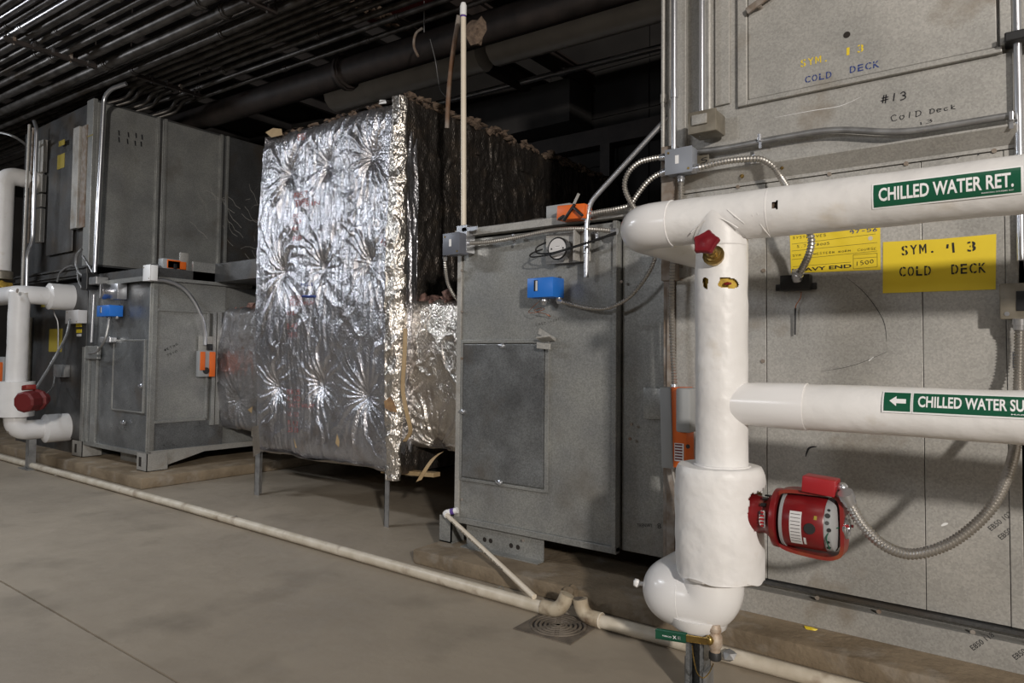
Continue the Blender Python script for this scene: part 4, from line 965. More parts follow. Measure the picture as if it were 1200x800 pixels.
bm=B(); lathe(bm,(c.x,vy,c.z-.04),(0,0,-1),[(0,.024),(.004,.026),(.03,.026),(.034,.022)],20); obj('hose_cap',bm,'blackr',VV,40)
s0=at(831,750,Y=vy-.035); bm=B(); tube(bm,[s0+Vector((0,.03,0)),s0+Vector((0,-.012,0))],.012,6); blob(bm,s0,.02,.016,.022,.05,2); obj('stem_nut',bm,'brass',VV,40)
l0,l1=at(828,751,Y=vy-.045),at(770,742,Y=vy-.06); d=(l1-l0); m1=l0+d*.42
bm=B(); obox(bm,(l0+m1)/2,d,(0,1,0),Vector((0,0,1)),(m1-l0).length,.006,.026,.002); obj('lever_arm',bm,'brass',VV,40)
bm=B(); obox(bm,(m1+l1)/2,d,(0,1,0),Vector((0,0,1)),(m1-l1).length,.012,.032,.005); lv=obj('lever_sleeve',bm,'grnl',VV,40)
t=text_bm('NIBCO',.02); lay(t,at(776.5,745,Y=vy-.0685),at(787,747.2,Y=vy-.0665),.006); obj('lever_print',t,'ink',lv)
t=text_bm('X',.05); lay(t,at(788.5,748,Y=vy-.0665),at(793,748.6,Y=vy-.0665),.013); obj('lever_print',t,'ink',lv)
t=text_bm('E',.0); lay(t,at(794.5,748.6,Y=vy-.0660),at(798,749.3,Y=vy-.0660),.012); obj('lever_print',t,'greyp',lv)
bm=B(); P=smooth_path([at(811,756,Y=vy-.05),at(813,772,Y=vy-.05),at(817,788,Y=vy-.05),at(824,794,Y=vy-.05),at(831,788,Y=vy-.03),at(836,777,Y=vy)],8)
tube(bm,P,.003,6,[.0034 if k%2 else .0018 for k in range(len(P))]); obj('chain',bm,'brass',VV,40)

# ================= drain pipes and grate =================
L_=thing('floor_drain_pipe','long cream plastic drain pipe along the floor in front of both pads','drain pipe',(-6,3.42,0))
pr=.036; pe=at(636,711,Z=.045)
bm=B(); tube(bm,[(-12.5,3.42,.042),(-6.5,3.425,.042),(pe.x-.05,pe.y,.042),(pe.x+.02,pe.y,.042)],pr,18); obj('pipe',bm,'pvc',L_,40)
eend=Vector((pe.x+.13,pe.y+.02,.16))
bm=B(); tube(bm,fillet([(pe.x-.0,pe.y,.046),(pe.x+.12,pe.y,.046),(pe.x+.155,pe.y+.02,.145)],.07,8),.042,20); obj('elbow',bm,'pvcd',L_,40)
bm=B(); disc(bm,(pe.x+.1552,pe.y+.02,.1455),(.28,.16,1),.034,.001,20); obj('elbow_mouth',bm,'pvcd',L_)
for px,py in ((272,608),(583,692)):
    q=at(px,py,Z=.06); bm=B(); ring(bm,(q.x,3.42,.042),(1,0,0),.037,.003,20,6); obj('pipe_clip',bm,'galv',L_,40)
n2=at(686,722,Z=.045)
N_=thing('short_drain_pipe','dirty plastic drain pipe on the floor running right from the grate','drain pipe',(n2.x+1,n2.y,0))
bm=B(); tube(bm,[(n2.x+.04,n2.y,.042),(2.5,3.44,.042)],pr,18); obj('pipe',bm,'pvc',N_,40)
bm=B(); P=fillet([(n2.x+.10,n2.y,.046),(n2.x-.02,n2.y,.046),(n2.x-.035,n2.y,.135)],.07,8); tube(bm,P,.042,20); obj('elbow',bm,'pvcd',N_,40)
bm=B(); disc(bm,(n2.x-.035,n2.y,.1352),(0,0,1),.034,.001,20); obj('elbow_mouth',bm,'grate',N_)  # dark disc painted for the shaded inside of the mouth
bm=B(); ring(bm,(n2.x+.10,n2.y,.046),(1,0,0),.040,.004,20,6); obj('elbow_hub',bm,'pvc',N_,40)
e0=at(521,601,Y=3.84); e1_=Vector((pe.x-.06,pe.y,.09))
X_=thing('condensate_pipe','thin white plastic pipe slanting down from the middle cabinet to the floor drain pipe','drain pipe',(e1_.x,e1_.y,.04))
bm=B(); tube(bm,[e0,e1_],.017,14); pp=obj('pipe',bm,'pvcc',X_,40)
bm=B(); tube(bm,fillet([e0+(e1_-e0)*.035,e0,e0+Vector((.10,.03,.03))],.03,6),.022,14); obj('elbow',bm,'ink',X_,40)
bm=B(); tube(bm,[e0+Vector((.05,.014,.015)),e0+Vector((.075,.022,.022))],.023,14); obj('primer_ring',bm,'purple',X_,40)
t=text_bm('PVC-1120 SCH 40 2X600 PSI MADE IN USA',.005); u=(e1_-e0).normalized(); nn=u.cross(Vector((0,1,0))).normalized()
lay(t,e0.lerp(e1_,.12)+Vector((0,-.0185,0))-nn*.006,e0.lerp(e1_,.72)+Vector((0,-.0185,0))-nn*.006,.011,nn*-1 if nn.z<0 else nn); obj('pipe_print',t,'iron',X_)
# drain grate
gc=at(652,736,Z=0); bm=B(); 
q1,q2,q3=at(601,737,Z=0),at(668,756,Z=0),at(688,738,Z=0)
GT=thing('floor_drain_grate','square cast floor drain with concentric ring slots below the drain pipe elbows','drain',(q2.x-.05,q2.y+.2,0))
u=(q2-q1); v_=(q3-q2); v_=(u.cross(Vector((0,0,1)))*-1).normalized()*u.length; cc=q1+u/2+v_/2
bm=B(); obox(bm,cc+Vector((0,0,.002)),u,v_,(0,0,1),u.length,u.length,.006,.002); obj('frame',bm,'grate',GT)
RG=u.length*.44
bm=B(); disc(bm,cc+Vector((0,0,.0052)),(0,0,1),RG,.001,48); obj('slot_well',bm,'holeshade',GT)
for k in range(6):
    r0=RG-k*RG*.165; bm=B(); ring(bm,cc+Vector((0,0,.006)),(0,0,1),r0-.008,.008,56,6); obj('grate_ring',bm,'grate',GT,50)
for a in (0,1.047,2.094):
    bm=B(); dx=Vector((math.cos(a),math.sin(a),0)); obox(bm,cc+Vector((0,0,.006)),dx,dx.cross(Vector((0,0,1))),(0,0,1),RG*2,.02,.008,.002); obj('grate_bar',bm,'grate',GT)
bm=B(); blob(bm,at(668,693,Y=3.59),.05,.03,.04,.3,2); solo('dirt_clump',bm,'pad','crumbled dirt clump stuck on the pad edge above the floor drain','debris',None,40)
bm=B(); q=at(856,768,Z=.08); blob(bm,at(855,767,Y=3.36),.035,.03,.03,.25,1); solo('concrete_chip',bm,'post','small grey chip of concrete on the short drain pipe right of the valve','debris')
bm=B(); q=at(949,736,Z=.108); blob(bm,q,.035,.015,.008,.3,1); solo('yellow_scrap',bm,'yel','small yellow paper scrap on the pad below the pump','litter')
bm=B(); q=at(66,556,Z=.012); blob(bm,q,.02,.02,.012,.2,1); solo('white_scrap',bm,'ink','tiny white scrap on the floor by the drain pipe, far left','litter')

# ================= conduits =================
def P3(l): return [at(a,b,Y=c) for a,b,c in l]
def flex(label,pts,r,conn=True,m='flex',cat='conduit'):
    P=P3(pts) if not isinstance(pts[0],Vector) else pts; base=P[0].copy()
    o=thing('flexible_conduit',label,cat,base); bm=B(); flex_tube(bm,P,r); obj('sleeve',bm,m,o,35)
    if conn:
        for a,b in ((P[0],P[1]),(P[-1],P[-2])):
            d=(b-a).normalized(); bm=B(); lathe(bm,a-d*.005,d,[(0,r*1.25),(r*1.2,r*1.3),(r*1.3,r*1.1),(r*2.2,r*1.1)],14); obj('fitting',bm,'bright',o,40)
    return o
def rigid(label,pts,r,m='bright',f=.12,couple=(),name='metal_conduit'):
    P=P3(pts) if not isinstance(pts[0],Vector) else pts; o=thing(name,label,'conduit',P[0].copy()); bm=B(); tube(bm,fillet(P,f,8) if len(P)>2 else P,r,14); obj('pipe',bm,m,o,40)
    for (a,b,c) in couple:
        q=at(a,b,Y=c); i=min(range(len(P)-1),key=lambda i:(q-(P[i]+P[i+1])/2).length); d=(P[i+1]-P[i]).normalized(); t=(q-P[i]).dot(d); q=P[i]+d*t
        bm=B(); tube(bm,[q-d*.025,q+d*.025],r*1.3,14); obj('coupling',bm,m,o,40)
    return o
def strap(parent,px,py,Y,r=.02,X=None):
    v=at(px,py,Y=Y); bm=B(); box(bm,v.x-.008,v.x+.008,Y-.025,Y-.002,v.z-.02,v.z+.02,.002); obox(bm,(v.x,Y-.004,v.z-.035),(1,0,0),(0,1,0),(0,0,1),.016,.006,.04); obj('strap',bm,'bright',parent)
YC=YF-.03
# grey junction box
def jbox(label,x0,z0,x1,z1,yf,yb,m='jbox',sticker=True):
    T=thing('junction_box',label,'junction box',((x0+x1)/2,yb,z0)); bm=B(); box(bm,x0,x1,yf,yb,z0,z1,.004); b_=obj('box',bm,m,T,40)
    bm=B(); box(bm,x0-.003,x1+.003,yf-.006,yf,z0-.003,z1+.003,.002); cv=obj('cover',bm,m,T,40)
    for a,b in ((.12,.86),(.88,.12)):
        bm=B(); disc(bm,(x0+(x1-x0)*a,yf-.006,z0+(z1-z0)*b),(0,-1,0),.007,.003,10); obj('screw',bm,'brass',cv)
    if sticker: bm=B(); xm_=x0+(x1-x0)*.45; box(bm,xm_-.011,xm_+.011,yf-.0072,yf-.006,z0+(z1-z0)*.38,z0+(z1-z0)*.72); obj('sticker',bm,'ink',cv)
    return T
yb=YF-.06
p0,p1=at(780,205,Y=3.72),at(811,171,Y=3.72)
jbox('grey square junction box with a white sticker on the air handler corner above the elbow',p0.x,p0.z,p1.x,p1.z,3.72,3.80)
bm=B(); bx=at(787,215,Y=3.86).x; box(bm,bx-.04,bx+.05,3.80,3.865,1.95,2.75,.003); solo('mounting_strut',bm,'rust','short vertical strut rail behind the grey junction box','strut',(bx,3.83,1.95))
rigid('thin dull vertical conduit at the very edge of the right air handler',[Vector((-1.765,YF-.055,4.85)),Vector((-1.765,YF-.055,2.62)),Vector((-1.765,YF-.055,2.55))],.013,'galvw',couple=((783,114,3.84),))
rigid('bright vertical conduit rising from the grey junction box top',[Vector((at(790,100,Y=3.77).x,3.77,4.85)),Vector((at(790,100,Y=3.77).x,3.77,p1.z-.01))],.017,'bright',couple=((790,110,3.77),))
# switch box with two conduits
a0,a1=at(806,157,Y=3.70),at(838,126,Y=3.70)
T=thing('switch_box','tan cast switch box under two vertical conduits, left of the stencilled door','switch box',((a0.x+a1.x)/2,3.85,a0.z))
bm=B(); box(bm,a0.x,a1.x,3.72,3.868,a0.z,a1.z,.012); obj('box',bm,'tan',T,40)
bm=B(); box(bm,a0.x-.004,a1.x+.004,3.705,3.722,a0.z-.004,a1.z+.004,.006); obj('cover',bm,'tan',T,40)
bm=B(); mx_=(a0.x+a1.x)/2-.01; box(bm,mx_-.045,mx_+.045,3.69,3.705,a0.z+.04,a1.z-.02,.006); obj('flap',bm,'galvw',T,40)
for px,lab in ((822.5,'left one of two vertical conduits entering the tan switch box'),(831,'right one of two vertical conduits entering the tan switch box')):
    x=at(px,60,Y=3.80).x; o=rigid(lab,[Vector((x,3.80,4.85)),Vector((x,3.80,a1.z-.01))],.017 if px<825 else .015,'bright' if px<825 else 'galvw')
bm=B(); q=at(820.5,60,Y=3.78); tube(bm,[(q.x,3.775,q.z-.5),(q.x,3.775,q.z+1.1)],.004,6); solo('thin_wire',bm,'bright','thin bright wire alongside the left conduit above the tan switch box','wire')
# horizontal bent conduit
o=rigid('grey horizontal conduit with a shallow dip below the stencilled door',[(812,178,3.84),(850,174,3.84),(900,164,3.84),(975,151,3.84),(1058,156,3.84),(1190,134.5,3.84)],.0175,'post',f=.12)
for q in ((891,162),(1185,137)):
    strap(o,*q,Y=3.83)
o=rigid('tall bright vertical conduit at the right edge of the photo',[Vector((at(1193,90,Y=3.87).x,3.87,4.85)),Vector((at(1193,90,Y=3.87).x,3.87,1.95))],.017,'bright')
c_=at(1193,44,Y=3.86); bm=B(); box(bm,c_.x-.05,c_.x+.12,3.82,3.93,c_.z-.022,c_.z+.022,.006); obj('clamp',bm,'black',o)
# flexible conduits from the junction box
Yb=3.76
o=flex('silver flexible conduit looping from the junction box left side down behind white elbow',[(780,184,Yb),(764,186,Yb),(748,191,Yb),(736,203,Yb),(732,218,Yb),(737,233,Yb),(748,250,Yb),(760,262,Yb)],.018)
o=flex('silver flexible conduit from junction box corner down to the orange actuator on the middle cabinet',[(780,201,Yb),(768,206,Yb),(757,215,Yb),(747,228,Yb+.02),(738,240,Yb+.03),(722,245,Yb+.03),(704,248,Yb+.04),(690,251,Yb+.05)],.0175)
o=flex('silver flexible conduit arching right from the junction box toward the return pipe',[(812,198,3.74),(825,195,3.74),(850,189,3.76),(880,186,3.77),(893,187,3.775),(906,195,3.77),(916,209,3.76),(926,226,3.70),(936,250,3.66),(947,268,3.64),(951,282,3.66),(948,298,3.70),(941,313,3.76),(934,324,3.80)],.020)
strap(o,885,186,3.85)
o=flex('silver flexible conduit dropping from the junction box to the right-hand orange actuator',[(798,207,3.77),(798,222,3.76),(797,250,3.74),(789,300,3.75),(787,350,3.76),(788,400,3.76),(790,440,3.76),(790,458,3.74)],.018)
for q in ((788,393),): strap(o,*q,Y=3.78)
flex('silver flexible conduit drooping from the blue thermostat to behind the white elbow',[(655,353,3.80),(668,356,3.80),(690,361,3.80),(712,361,3.80),(735,350,3.80),(752,332,3.79),(763,314,3.78),(768,300,3.77),(770,285,3.76)],.014)
o=flex('silver flexible conduit along the top of the middle cabinet',[(548,285,3.82),(575,283,3.82),(605,278,3.83),(640,271,3.82),(670,268,3.80),(700,269,3.80),(722,271,3.79)],.0165)
strap(o,603,278,3.86); strap(o,700,270,3.85)
flex('thin flexible conduit behind the orange actuator on top of the middle cabinet',[(590,266,3.98),(610,262,3.97),(628,258,3.95),(645,256,3.93)],.013,False)
p0,p1=at(519.5,299,Y=3.72),at(539,272,Y=3.72)
jbox('slate grey junction box at the top left corner of the middle cabinet',p0.x,p0.z,p1.x,p1.z,3.72,3.82,'jboxd')
bm=B(); q0,q1=at(538,297,Y=3.80),at(548,268,Y=3.80); box(bm,q0.x-.02,q1.x,3.79,3.885,q0.z,q1.z+.03,.003); box(bm,q0.x+.03,q1.x+.10,3.79,3.80,q1.z-.02,q1.z+.01,.002); solo('corner_clamp',bm,'bright','bright metal clamp bracket at the foot of the white standpipe','bracket',None)
flex('silver flexible conduit curving down from the slate junction box behind the middle cabinet',[(521.5,301,3.77),(522,315,3.80),(525,332,3.88),(532,346,3.96),(541,356,4.05)],.014)
# standpipe
q=at(543.5,262,Y=3.85); q2=at(543,6,Y=3.85)
sp=thing('plastic_standpipe','tall cream plastic standpipe with a white cap rising from the middle cabinet corner','pipe',q)
bm=B(); tube(bm,[q-Vector((0,0,.05)),q2],.0205,16); obj('pipe',bm,'pvcc',sp,40)
bm=B(); lathe(bm,q2-Vector((0,0,.08)),(0,0,1),[(0,.0255),(.07,.0255),(.095,.018),(.10,.008)],18); obj('cap',bm,'ink',sp,40)
bm=B(); tube(bm,[q2-Vector((0,0,.095)),q2-Vector((0,0,.082))],.0225,16); obj('primer_ring',bm,'purple',sp,40)
rigid('grey slanting plastic pipe hanging just left of the standpipe top',[Vector(at(538,18,Y=4.05)),Vector(at(526,90,Y=4.2)),Vector(at(524,150,Y=4.25))],.02,'rust',.3,name='slanting_pipe')
# diagonal conduit
rigid('bright conduit bending from vertical on the middle cabinet to a long diagonal up right',[(687,325,3.80),(687.5,262,3.80),(690.5,238,3.80),(783,137,3.88)],.0165,'bright',.25,couple=((687,256,3.80),(687,292,3.8)))

# ---- gauge ----
gx=at(653,291,Y=3.76); G=thing('pressure_gauge','round white-faced air pressure gauge with black tubes on the middle cabinet','gauge',(gx.x,3.78,gx.z-.09))
bm=B(); b0,b1=at(640,310,Y=3.86),at(681,271,Y=3.86); box(bm,b0.x,b1.x,3.855,3.868,b0.z,b1.z,.002); box(bm,b1.x-.012,b1.x,3.78,3.868,b0.z,b1.z,.001); box(bm,b1.x-.01,b1.x+.07,3.855,3.868,b0.z,b1.z,.002); obj('mounting_plate',bm,'galvw',G)
bm=B(); lathe(bm,(gx.x,3.855,gx.z),(0,-1,0),[(0,.062),(.05,.064),(.055,.075),(.088,.075),(.092,.069),(.090,.062)],32); obj('housing',bm,'glass',G,40)
bm=B(); ring(bm,(gx.x,3.764,gx.z),(0,1,0),.070,.006,32,8); obj('bezel',bm,'black',G,50)
bm=B(); disc(bm,(gx.x,3.7625,gx.z),(0,-1,0),.066,.002,32); gf=obj('face',bm,'dial',G)
bm=B(); obox(bm,(gx.x+.004,3.7600,gx.z+.012),(1,0,.05),(0,1,0),(0,0,1),.04,.001,.010); obj('scale_window',bm,'ink',gf)
bm=B(); obox(bm,(gx.x+.004,3.7592,gx.z+.014),(1,0,.05),(0,1,0),(0,0,1),.034,.001,.003); obj('pointer',bm,'iron',gf)
for dx in (-.045,.045):
    bm=B(); disc(bm,(gx.x+dx,3.7605,gx.z),(0,-1,0),.006,.002,10); obj('face_screw',bm,'black',gf)
def cable(label,pts,r,m='black',name='rubber_tube'):
    bm=B(); P=smooth_path(P3(pts),8); tube(bm,P,r,8); return solo(name,bm,m,label,'tube',P[0].copy(),40)
cable('upper black tube looping from the gauge right to behind the white elbow',[(640,284,3.78),(630,289,3.76),(628,294,3.75),(632,297,3.74),(648,296,3.72),(675,288,3.71),(700,280,3.72),(722,272,3.74)],.0055)
cable('lower black tube looping left of the gauge and crossing its face',[(636,292,3.79),(627,295,3.76),(621,299,3.74),(625,301,3.73),(645,298,3.71),(672,290,3.70),(700,281,3.71),(722,274,3.73)],.0055)
# ---- blue thermostat ----
def thermostat(a,b,yf,yb,label,side=True):
    p0,p1=at(*a,Y=yf),at(*b,Y=yf); T=thing('thermostat',label,'thermostat',((p0.x+p1.x)/2,yb,p0.z-.05))
    bm=B(); box(bm,p0.x,p1.x,yf,yb,p0.z,p1.z,.005); bd=obj('case',bm,'blue',T,40); w=p1.x-p0.x; h=p1.z-p0.z
    bm=B(); box(bm,p0.x+w*.27,p0.x+w*.42,yf-.001,yf+.001,p0.z+h*.32,p0.z+h*.88); obj('window',bm,'black',bd)
    bm=B(); box(bm,p0.x+w*.34,p0.x+w*.41,yf-.002,yf,p0.z+h*.34,p0.z+h*.85); obj('scale',bm,'dial',bd)
    bm=B(); lathe(bm,(p0.x+w*.45,(yf+yb)/2,p0.z),(0,0,-1),[(0,.03),(.02,.03),(.028,.02),(.045,.012)],16); obj('sensor_boss',bm,'bright',T,40)
    bm=B(); lathe(bm,(p0.x+w*.95,(yf+yb)/2+.02,p0.z),(0,0,-1),[(0,.02),(.02,.02),(.03,.014)],14); obj('conduit_connector',bm,'bright',T,40)
    bm=B(); tube(bm,[(p0.x+w*.92,yb-.03,p1.z-.001),(p0.x+w*.92,yb-.03,p1.z+.012)],.01,10); obj('set_screw',bm,'black',T,40)
    return T
thermostat((617.5,349),(648,324),3.72,3.855,'blue box thermostat on the middle cabinet above the access panel')
bm=B(); P=smooth_path(P3([(633,352,3.79),(622,362,3.80),(620,366,3.82),(628,366,3.80),(638,362,3.80),(633,361,3.83),(626,364,3.84),(640,368,3.85),(645,371,3.87),(643,368,3.88)]),6); tube(bm,P,.002,6); solo('capillary_wire',bm,'copper','thin copper capillary coiled under the blue thermostat on the middle cabinet','wire')
# ---- orange actuator on the cabinet top ----
def opt(parent,px,py,w,h,d,Y,m,name,rot=0,bev=.004):
    v=at(px,py,Y=Y); c,s=math.cos(rot),math.sin(rot); bm=B(); obox(bm,v,(c,0,s),(0,1,0),(-s,0,c),w,d,h,bev); return obj(name,bm,m,parent,40)
T=thing('damper_actuator','orange damper actuator with a black crank on the top edge of the middle cabinet','actuator',at(665,258,Y=3.84))
opt(T,659,248.5,.19,.085,.11,3.92,'greyp','grey_housing'); opt(T,673,249.5,.21,.095,.10,3.80,'orange','orange_housing',-.04,.008)
opt(T,667,249,.13,.016,.02,3.73,'black','crank_arm',.85); opt(T,678,248,.085,.016,.02,3.73,'black','crank_arm',-.75); opt(T,658,255,.05,.018,.02,3.74,'black','crank_grip',.4)
opt(T,675,234,.09,.02,.006,3.90,'galvw','slotted_arm',1.05,.001); opt(T,684,251,.02,.07,.04,3.78,'jbox','side_clip')
# ---- actuator on the filler panel ----
T=thing('damper_actuator','tall grey and orange actuator mounted beside the white riser above the pump jacket','actuator',at(794,540,Y=3.86))
opt(T,770,473,.18,.19,.012,3.93,'galv','mounting_plate',0,.002)
opt(T,786,500,.07,.455,.13,3.74,'greyp','grey_housing',.03,.008); opt(T,799,500,.10,.45,.11,3.74,'orange','orange_housing',.02,.006)
opt(T,805,480,.085,.245,.12,3.70,'greyp','motor_cover',0,.012); bm=B()
v=at(797,530,Y=3.68); box(bm,v.x-.035,v.x+.02,3.682,3.685,v.z-.05,v.z+.05); wl=obj('warning_label',bm,'ink',T)
for k in range(6):
    bm=B(); box(bm,v.x-.031,v.x+.012,3.6805,3.682,v.z-.042+k*.016,v.z-.034+k*.016); obj('label_line',bm,'redd',wl)
v=at(806,523,Y=3.68); bm=B(); disc(bm,(v.x,3.684,v.z),(0,-1,0),.012,.004,12); obj('dial_knob',bm,'iron',T,40)
opt(T,802,459,.05,.03,.05,3.74,'greyp','cable_gland')
cable('thin armored cable below the tall orange actuator going behind the jacket',[(789,542,3.80),(789,555,3.80),(792,570,3.80),(796,585,3.80)],.009,'flex','armored_cable')
# ---- black sensor box and signs ----
T=thing('sensor_box','small black box with mounting ears at the end of the flexible conduit, below yellow card','sensor box',at(935,342,Y=YF))
a,b=at(915,341,Y=3.86),at(950,321,Y=3.86); bm=B(); box(bm,a.x,b.x,3.84,YF,a.z,b.z,.006); obj('box',bm,'black',T,40)
a2,b2=at(909,341,Y=3.89),at(957,331,Y=3.89); bm=B(); box(bm,a2.x,b2.x,3.885,YF,a2.z,b2.z,.004); obj('mounting_ears',bm,'black',T,40)
v=at(933,328,Y=3.81); bm=B(); lathe(bm,(v.x,3.835,v.z),(0,-.7,1),[(0,.024),(.02,.026),(.04,.022),(.06,.02)],14); obj('conduit_connector',bm,'bright',T,40)
bm=B(); P=smooth_path(P3([(939,342,3.88),(938,349,3.875),(933,357,3.87),(932,362,3.87)]),5); tube(bm,P,.0025,6); obj('lead_wire',bm,'copper',T,40)
bm=B(); tube(bm,P3([(932,361,3.87),(931.5,392,3.875)]),.0055,8); obj('probe',bm,'black',T,40)
def card(name,label,pts,m,th=.002):
    bm=B(); prism(bm,pts,lambda p:at(p[0],p[1],Y=YF-.0005),lambda p:at(p[0],p[1],Y=YF-.0005-th)); return solo(name,bm,m,label,'sign',None)
s1=card('stencilled_sign','large yellow stencilled sign on the air handler between the two white pipes',[(1034.5,343.5),(1034.8,283.5),(1100,280),(1167.5,274),(1166.8,339)],'yel')
YS=YF-.003
stencil_line(s1,'stencil',[('SYM.',(1057,299.5),(1094,296))],0,'inkb',.048,YS); stencil_line(s1,'stencil',[('1',(1116.5,296),(1119,295.7)),('3',(1134,295),(1144,294))],0,'inkb',.048,YS); stencil_line(s1,'stencil',[('1',(1109,291),(1111.5,291))],0,'inkb',.02,YS)
stencil_line(s1,'stencil',[('COLD',(1054,324),(1091,322.5)),('DECK',(1115,321.5),(1155.5,319.5))],0,'inkb',.048,YS)
s2=card('handwritten_card','small yellow handwritten test card partly behind the flexible conduit and return pipe',[(927,320),(925.5,274),(980,268),(1031.5,266),(1032,316)],'yel')
def ln(a,b,w=.0016,m='inkb',Y=YS):
    p,q=at(*a,Y=Y),at(*b,Y=Y); bm=B(); obox(bm,(p+q)/2,(q-p),(0,1,0),Vector((0,0,1)),(q-p).length,.0006,w); obj('ruled_line',bm,m,s2)
for a,b in (((928,286),(1026,274)),((928,294),(1028,284)),((928,304),(1028,294)),((929,312.5),(997,307)),((1000,298.5),(1028,296.5)),((1000,303),(1028,301)),((1000,315),(1028,312.5))): ln(a,b)
for a,b in (((1000,298.5),(1000,315)),((1028,296.5),(1028,312.5))):
    p,q=at(*a,Y=YS),at(*b,Y=YS); bm=B(); obox(bm,(p+q)/2,(0,0,1),(0,1,0),(1,0,0),(q-p).length,.0006,.0016); obj('ruled_line',bm,'inkb',s2)
for body,a,b,h,wd,m in (('SYSTEM VES',(929,280.5),(968,277),.016,.14,'inkb'),('S.7 4 BOOS',(934,290.5),(972,286.5),.016,.14,'inkb'),('SYM 13 WESTERN NORM. COURSE',(929,301),(1027,292.5),.014,.12,'inkb'),('97-56',(996,274.5),(1028,271),.022,.2,'inkblue'),('1500',(1004,311.5),(1024,308.5),.024,.16,'inkb')):
    hand(s2,body,a,b,h,YS,wd,m)
t=text_bm('HEAVY END',.03); lay(t,at(928.5,319,Y=YS),at(998,313.5,Y=YS),.019); obj('printed_heading',t,'inkb',s2)
v=at(1020,279,Y=YS); bm=B(); disc(bm,(v.x,YS,v.z),(0,-1,0),.011,.0005,18); obj('round_sticker',bm,'pvc',s2)
# electrical box at the right edge
T=thing('electrical_box','weathered cast electrical box cut by the right edge of the photo, above the lower pipe','electrical box',at(1190,376,Y=YF))
a,b=at(1174,373,Y=3.82),at(1235,332,Y=3.82); bm=B(); box(bm,a.x,b.x,3.80,YF,a.z,b.z,.014); obj('box',bm,'tan',T,40)
bm=B(); box(bm,a.x-.006,b.x,3.785,3.80,a.z-.006,b.z+.006,.006); obj('cover',bm,'tan',T,40)
bm=B(); c0=at(1191,365,Y=3.785); box(bm,c0.x,b.x-.02,3.78,3.786,a.z+.03,b.z-.03,.002); obj('outlet_face',bm,'black',T)
bm=B(); disc(bm,(a.x+.02,3.785,a.z+.018),(0,-1,0),.010,.003,12); obj('cover_screw',bm,'bright',T)
flex('thick flexible conduit drooping from the electrical box past the lower pipe to the pump',[(1195,374,3.80),(1195,400,3.82),(1194,440,3.80),(1193,480,3.70),(1190,520,3.55),(1183,550,3.45),(1168,585,3.35),(1145,613,3.28),(1110,638,3.20),(1070,649,3.12),(1038,640,3.05),(1014,619,3.0),(998,594,2.95),(991,578,2.92)],.0225)

for o_ in list(bpy.data.objects):
    if o_.get('label','').startswith('thick flexible'): strap(o_,1189,417,3.85)
# ================= left piping =================
YL=3.3
def z3(px,py,Y=YL): return at(px,py,Y=Y)
lx=z3(21,400).x; lr=.118
T=thing('left_riser_pipe','white insulated riser at the far left with a fat jacket around a small red pump','pipe',(lx,YL,.5))
zt=z3(21,345).z; zj0,zj1=z3(20,488).z,z3(20,447).z; zl=z3(20,505).z
bm=B(); rough_tube(bm,[(lx,YL,zj1-.05),(lx,YL,zt+.02)],lr,36,.003,3,.05); obj('pipe_jacket',bm,'white',T,60)
bm=B(); rough_tube(bm,[(lx-.01,YL,zj0),(lx-.01,YL,zj1)],.205,48,.003,4,.05); obj('pump_jacket',bm,'white',T,60)
bm=B(); tube(bm,fillet([(lx,YL,zj0+.1),(lx,YL,zl),(lx,YF+.05,zl)],.16,10),.125,32); obj('elbow_cover',bm,'pvcw',T,60)
bm=B(); lathe(bm,(lx,3.60,zl),(0,1,0),[(0,.12),(.04,.185),(.32,.185)],36); obj('collar',bm,'pvcw',T,50)
bm=B(); v=z3(9,506,YL-.08); blob(bm,v,.02,.015,.02,.1,1); obj('vent_plug',bm,'tan',T)
T2=thing('left_return_pipe','white insulated elbow and wide collar entering the far left air handler above a red pump','pipe',(lx,YL,zt-.11))
bm=B(); tube(bm,fillet([(lx-1.7,YL,zt),(lx+.0,YL,zt),(lx+.0,YF+.05,zt)],.16,10),.118,32); obj('elbow_cover',bm,'pvcw',T2,60)
bm=B(); lathe(bm,(lx,3.60,zt),(0,1,0),[(0,.12),(.03,.175),(.32,.175)],36); obj('collar',bm,'pvcw',T2,50)
v=z3(21.5,340.5,YL-.11); bm=B(); disc(bm,(v.x,YL-.117,v.z),(.1,-1,.1),.026,.008,14); obj('rusty_plug',bm,'rust',T2)
bm=B(); 
T3=thing('left_supply_riser','tall white pipe turning into the wall at the far left edge of the photo','pipe',(-10.9,3.3,1.9))
xr_=z3(3,260,3.45).x; ztp=z3(5,205,3.45).z; zbt=z3(3,325,3.45).z
bm=B(); tube(bm,fillet([(xr_,3.45,zbt),(xr_,3.45,ztp),(xr_,YF+.05,ztp)],.16,10),.125,32); obj('elbow_cover',bm,'white',T3,60)
bm=B(); lathe(bm,(xr_,3.45,zbt-.02),(0,0,1),[(0,.15),(.10,.15),(.12,.13)],28); obj('collar',bm,'tan',T3,40)
bm=B(); blob(bm,(xr_,3.45,zbt-.10),.15,.14,.07,.25,2); obj('loose_insulation',bm,'fiber',T3)
T=thing('left_pump','small dark red round pump on the jacket of the far left riser','pump',z3(37,480,YL-.2))
v=z3(37,469.5,YL-.20)
ax2=Vector((.55,-.8,-.05)).normalized()
bm=B(); lathe(bm,v-ax2*.22,ax2,[(0,.07),(.1,.085),(.11,.125),(.15,.13),(.17,.10),(.2,.12),(.34,.122),(.36,.10)],10); obj('motor',bm,'redp',T,20)
bm=B(); obox(bm,v+Vector((-.1,0,.15)),(1,0,.1),(0,1,0),(0,0,1),.16,.1,.06,.01); obj('terminal_box',bm,'redo',T,40)
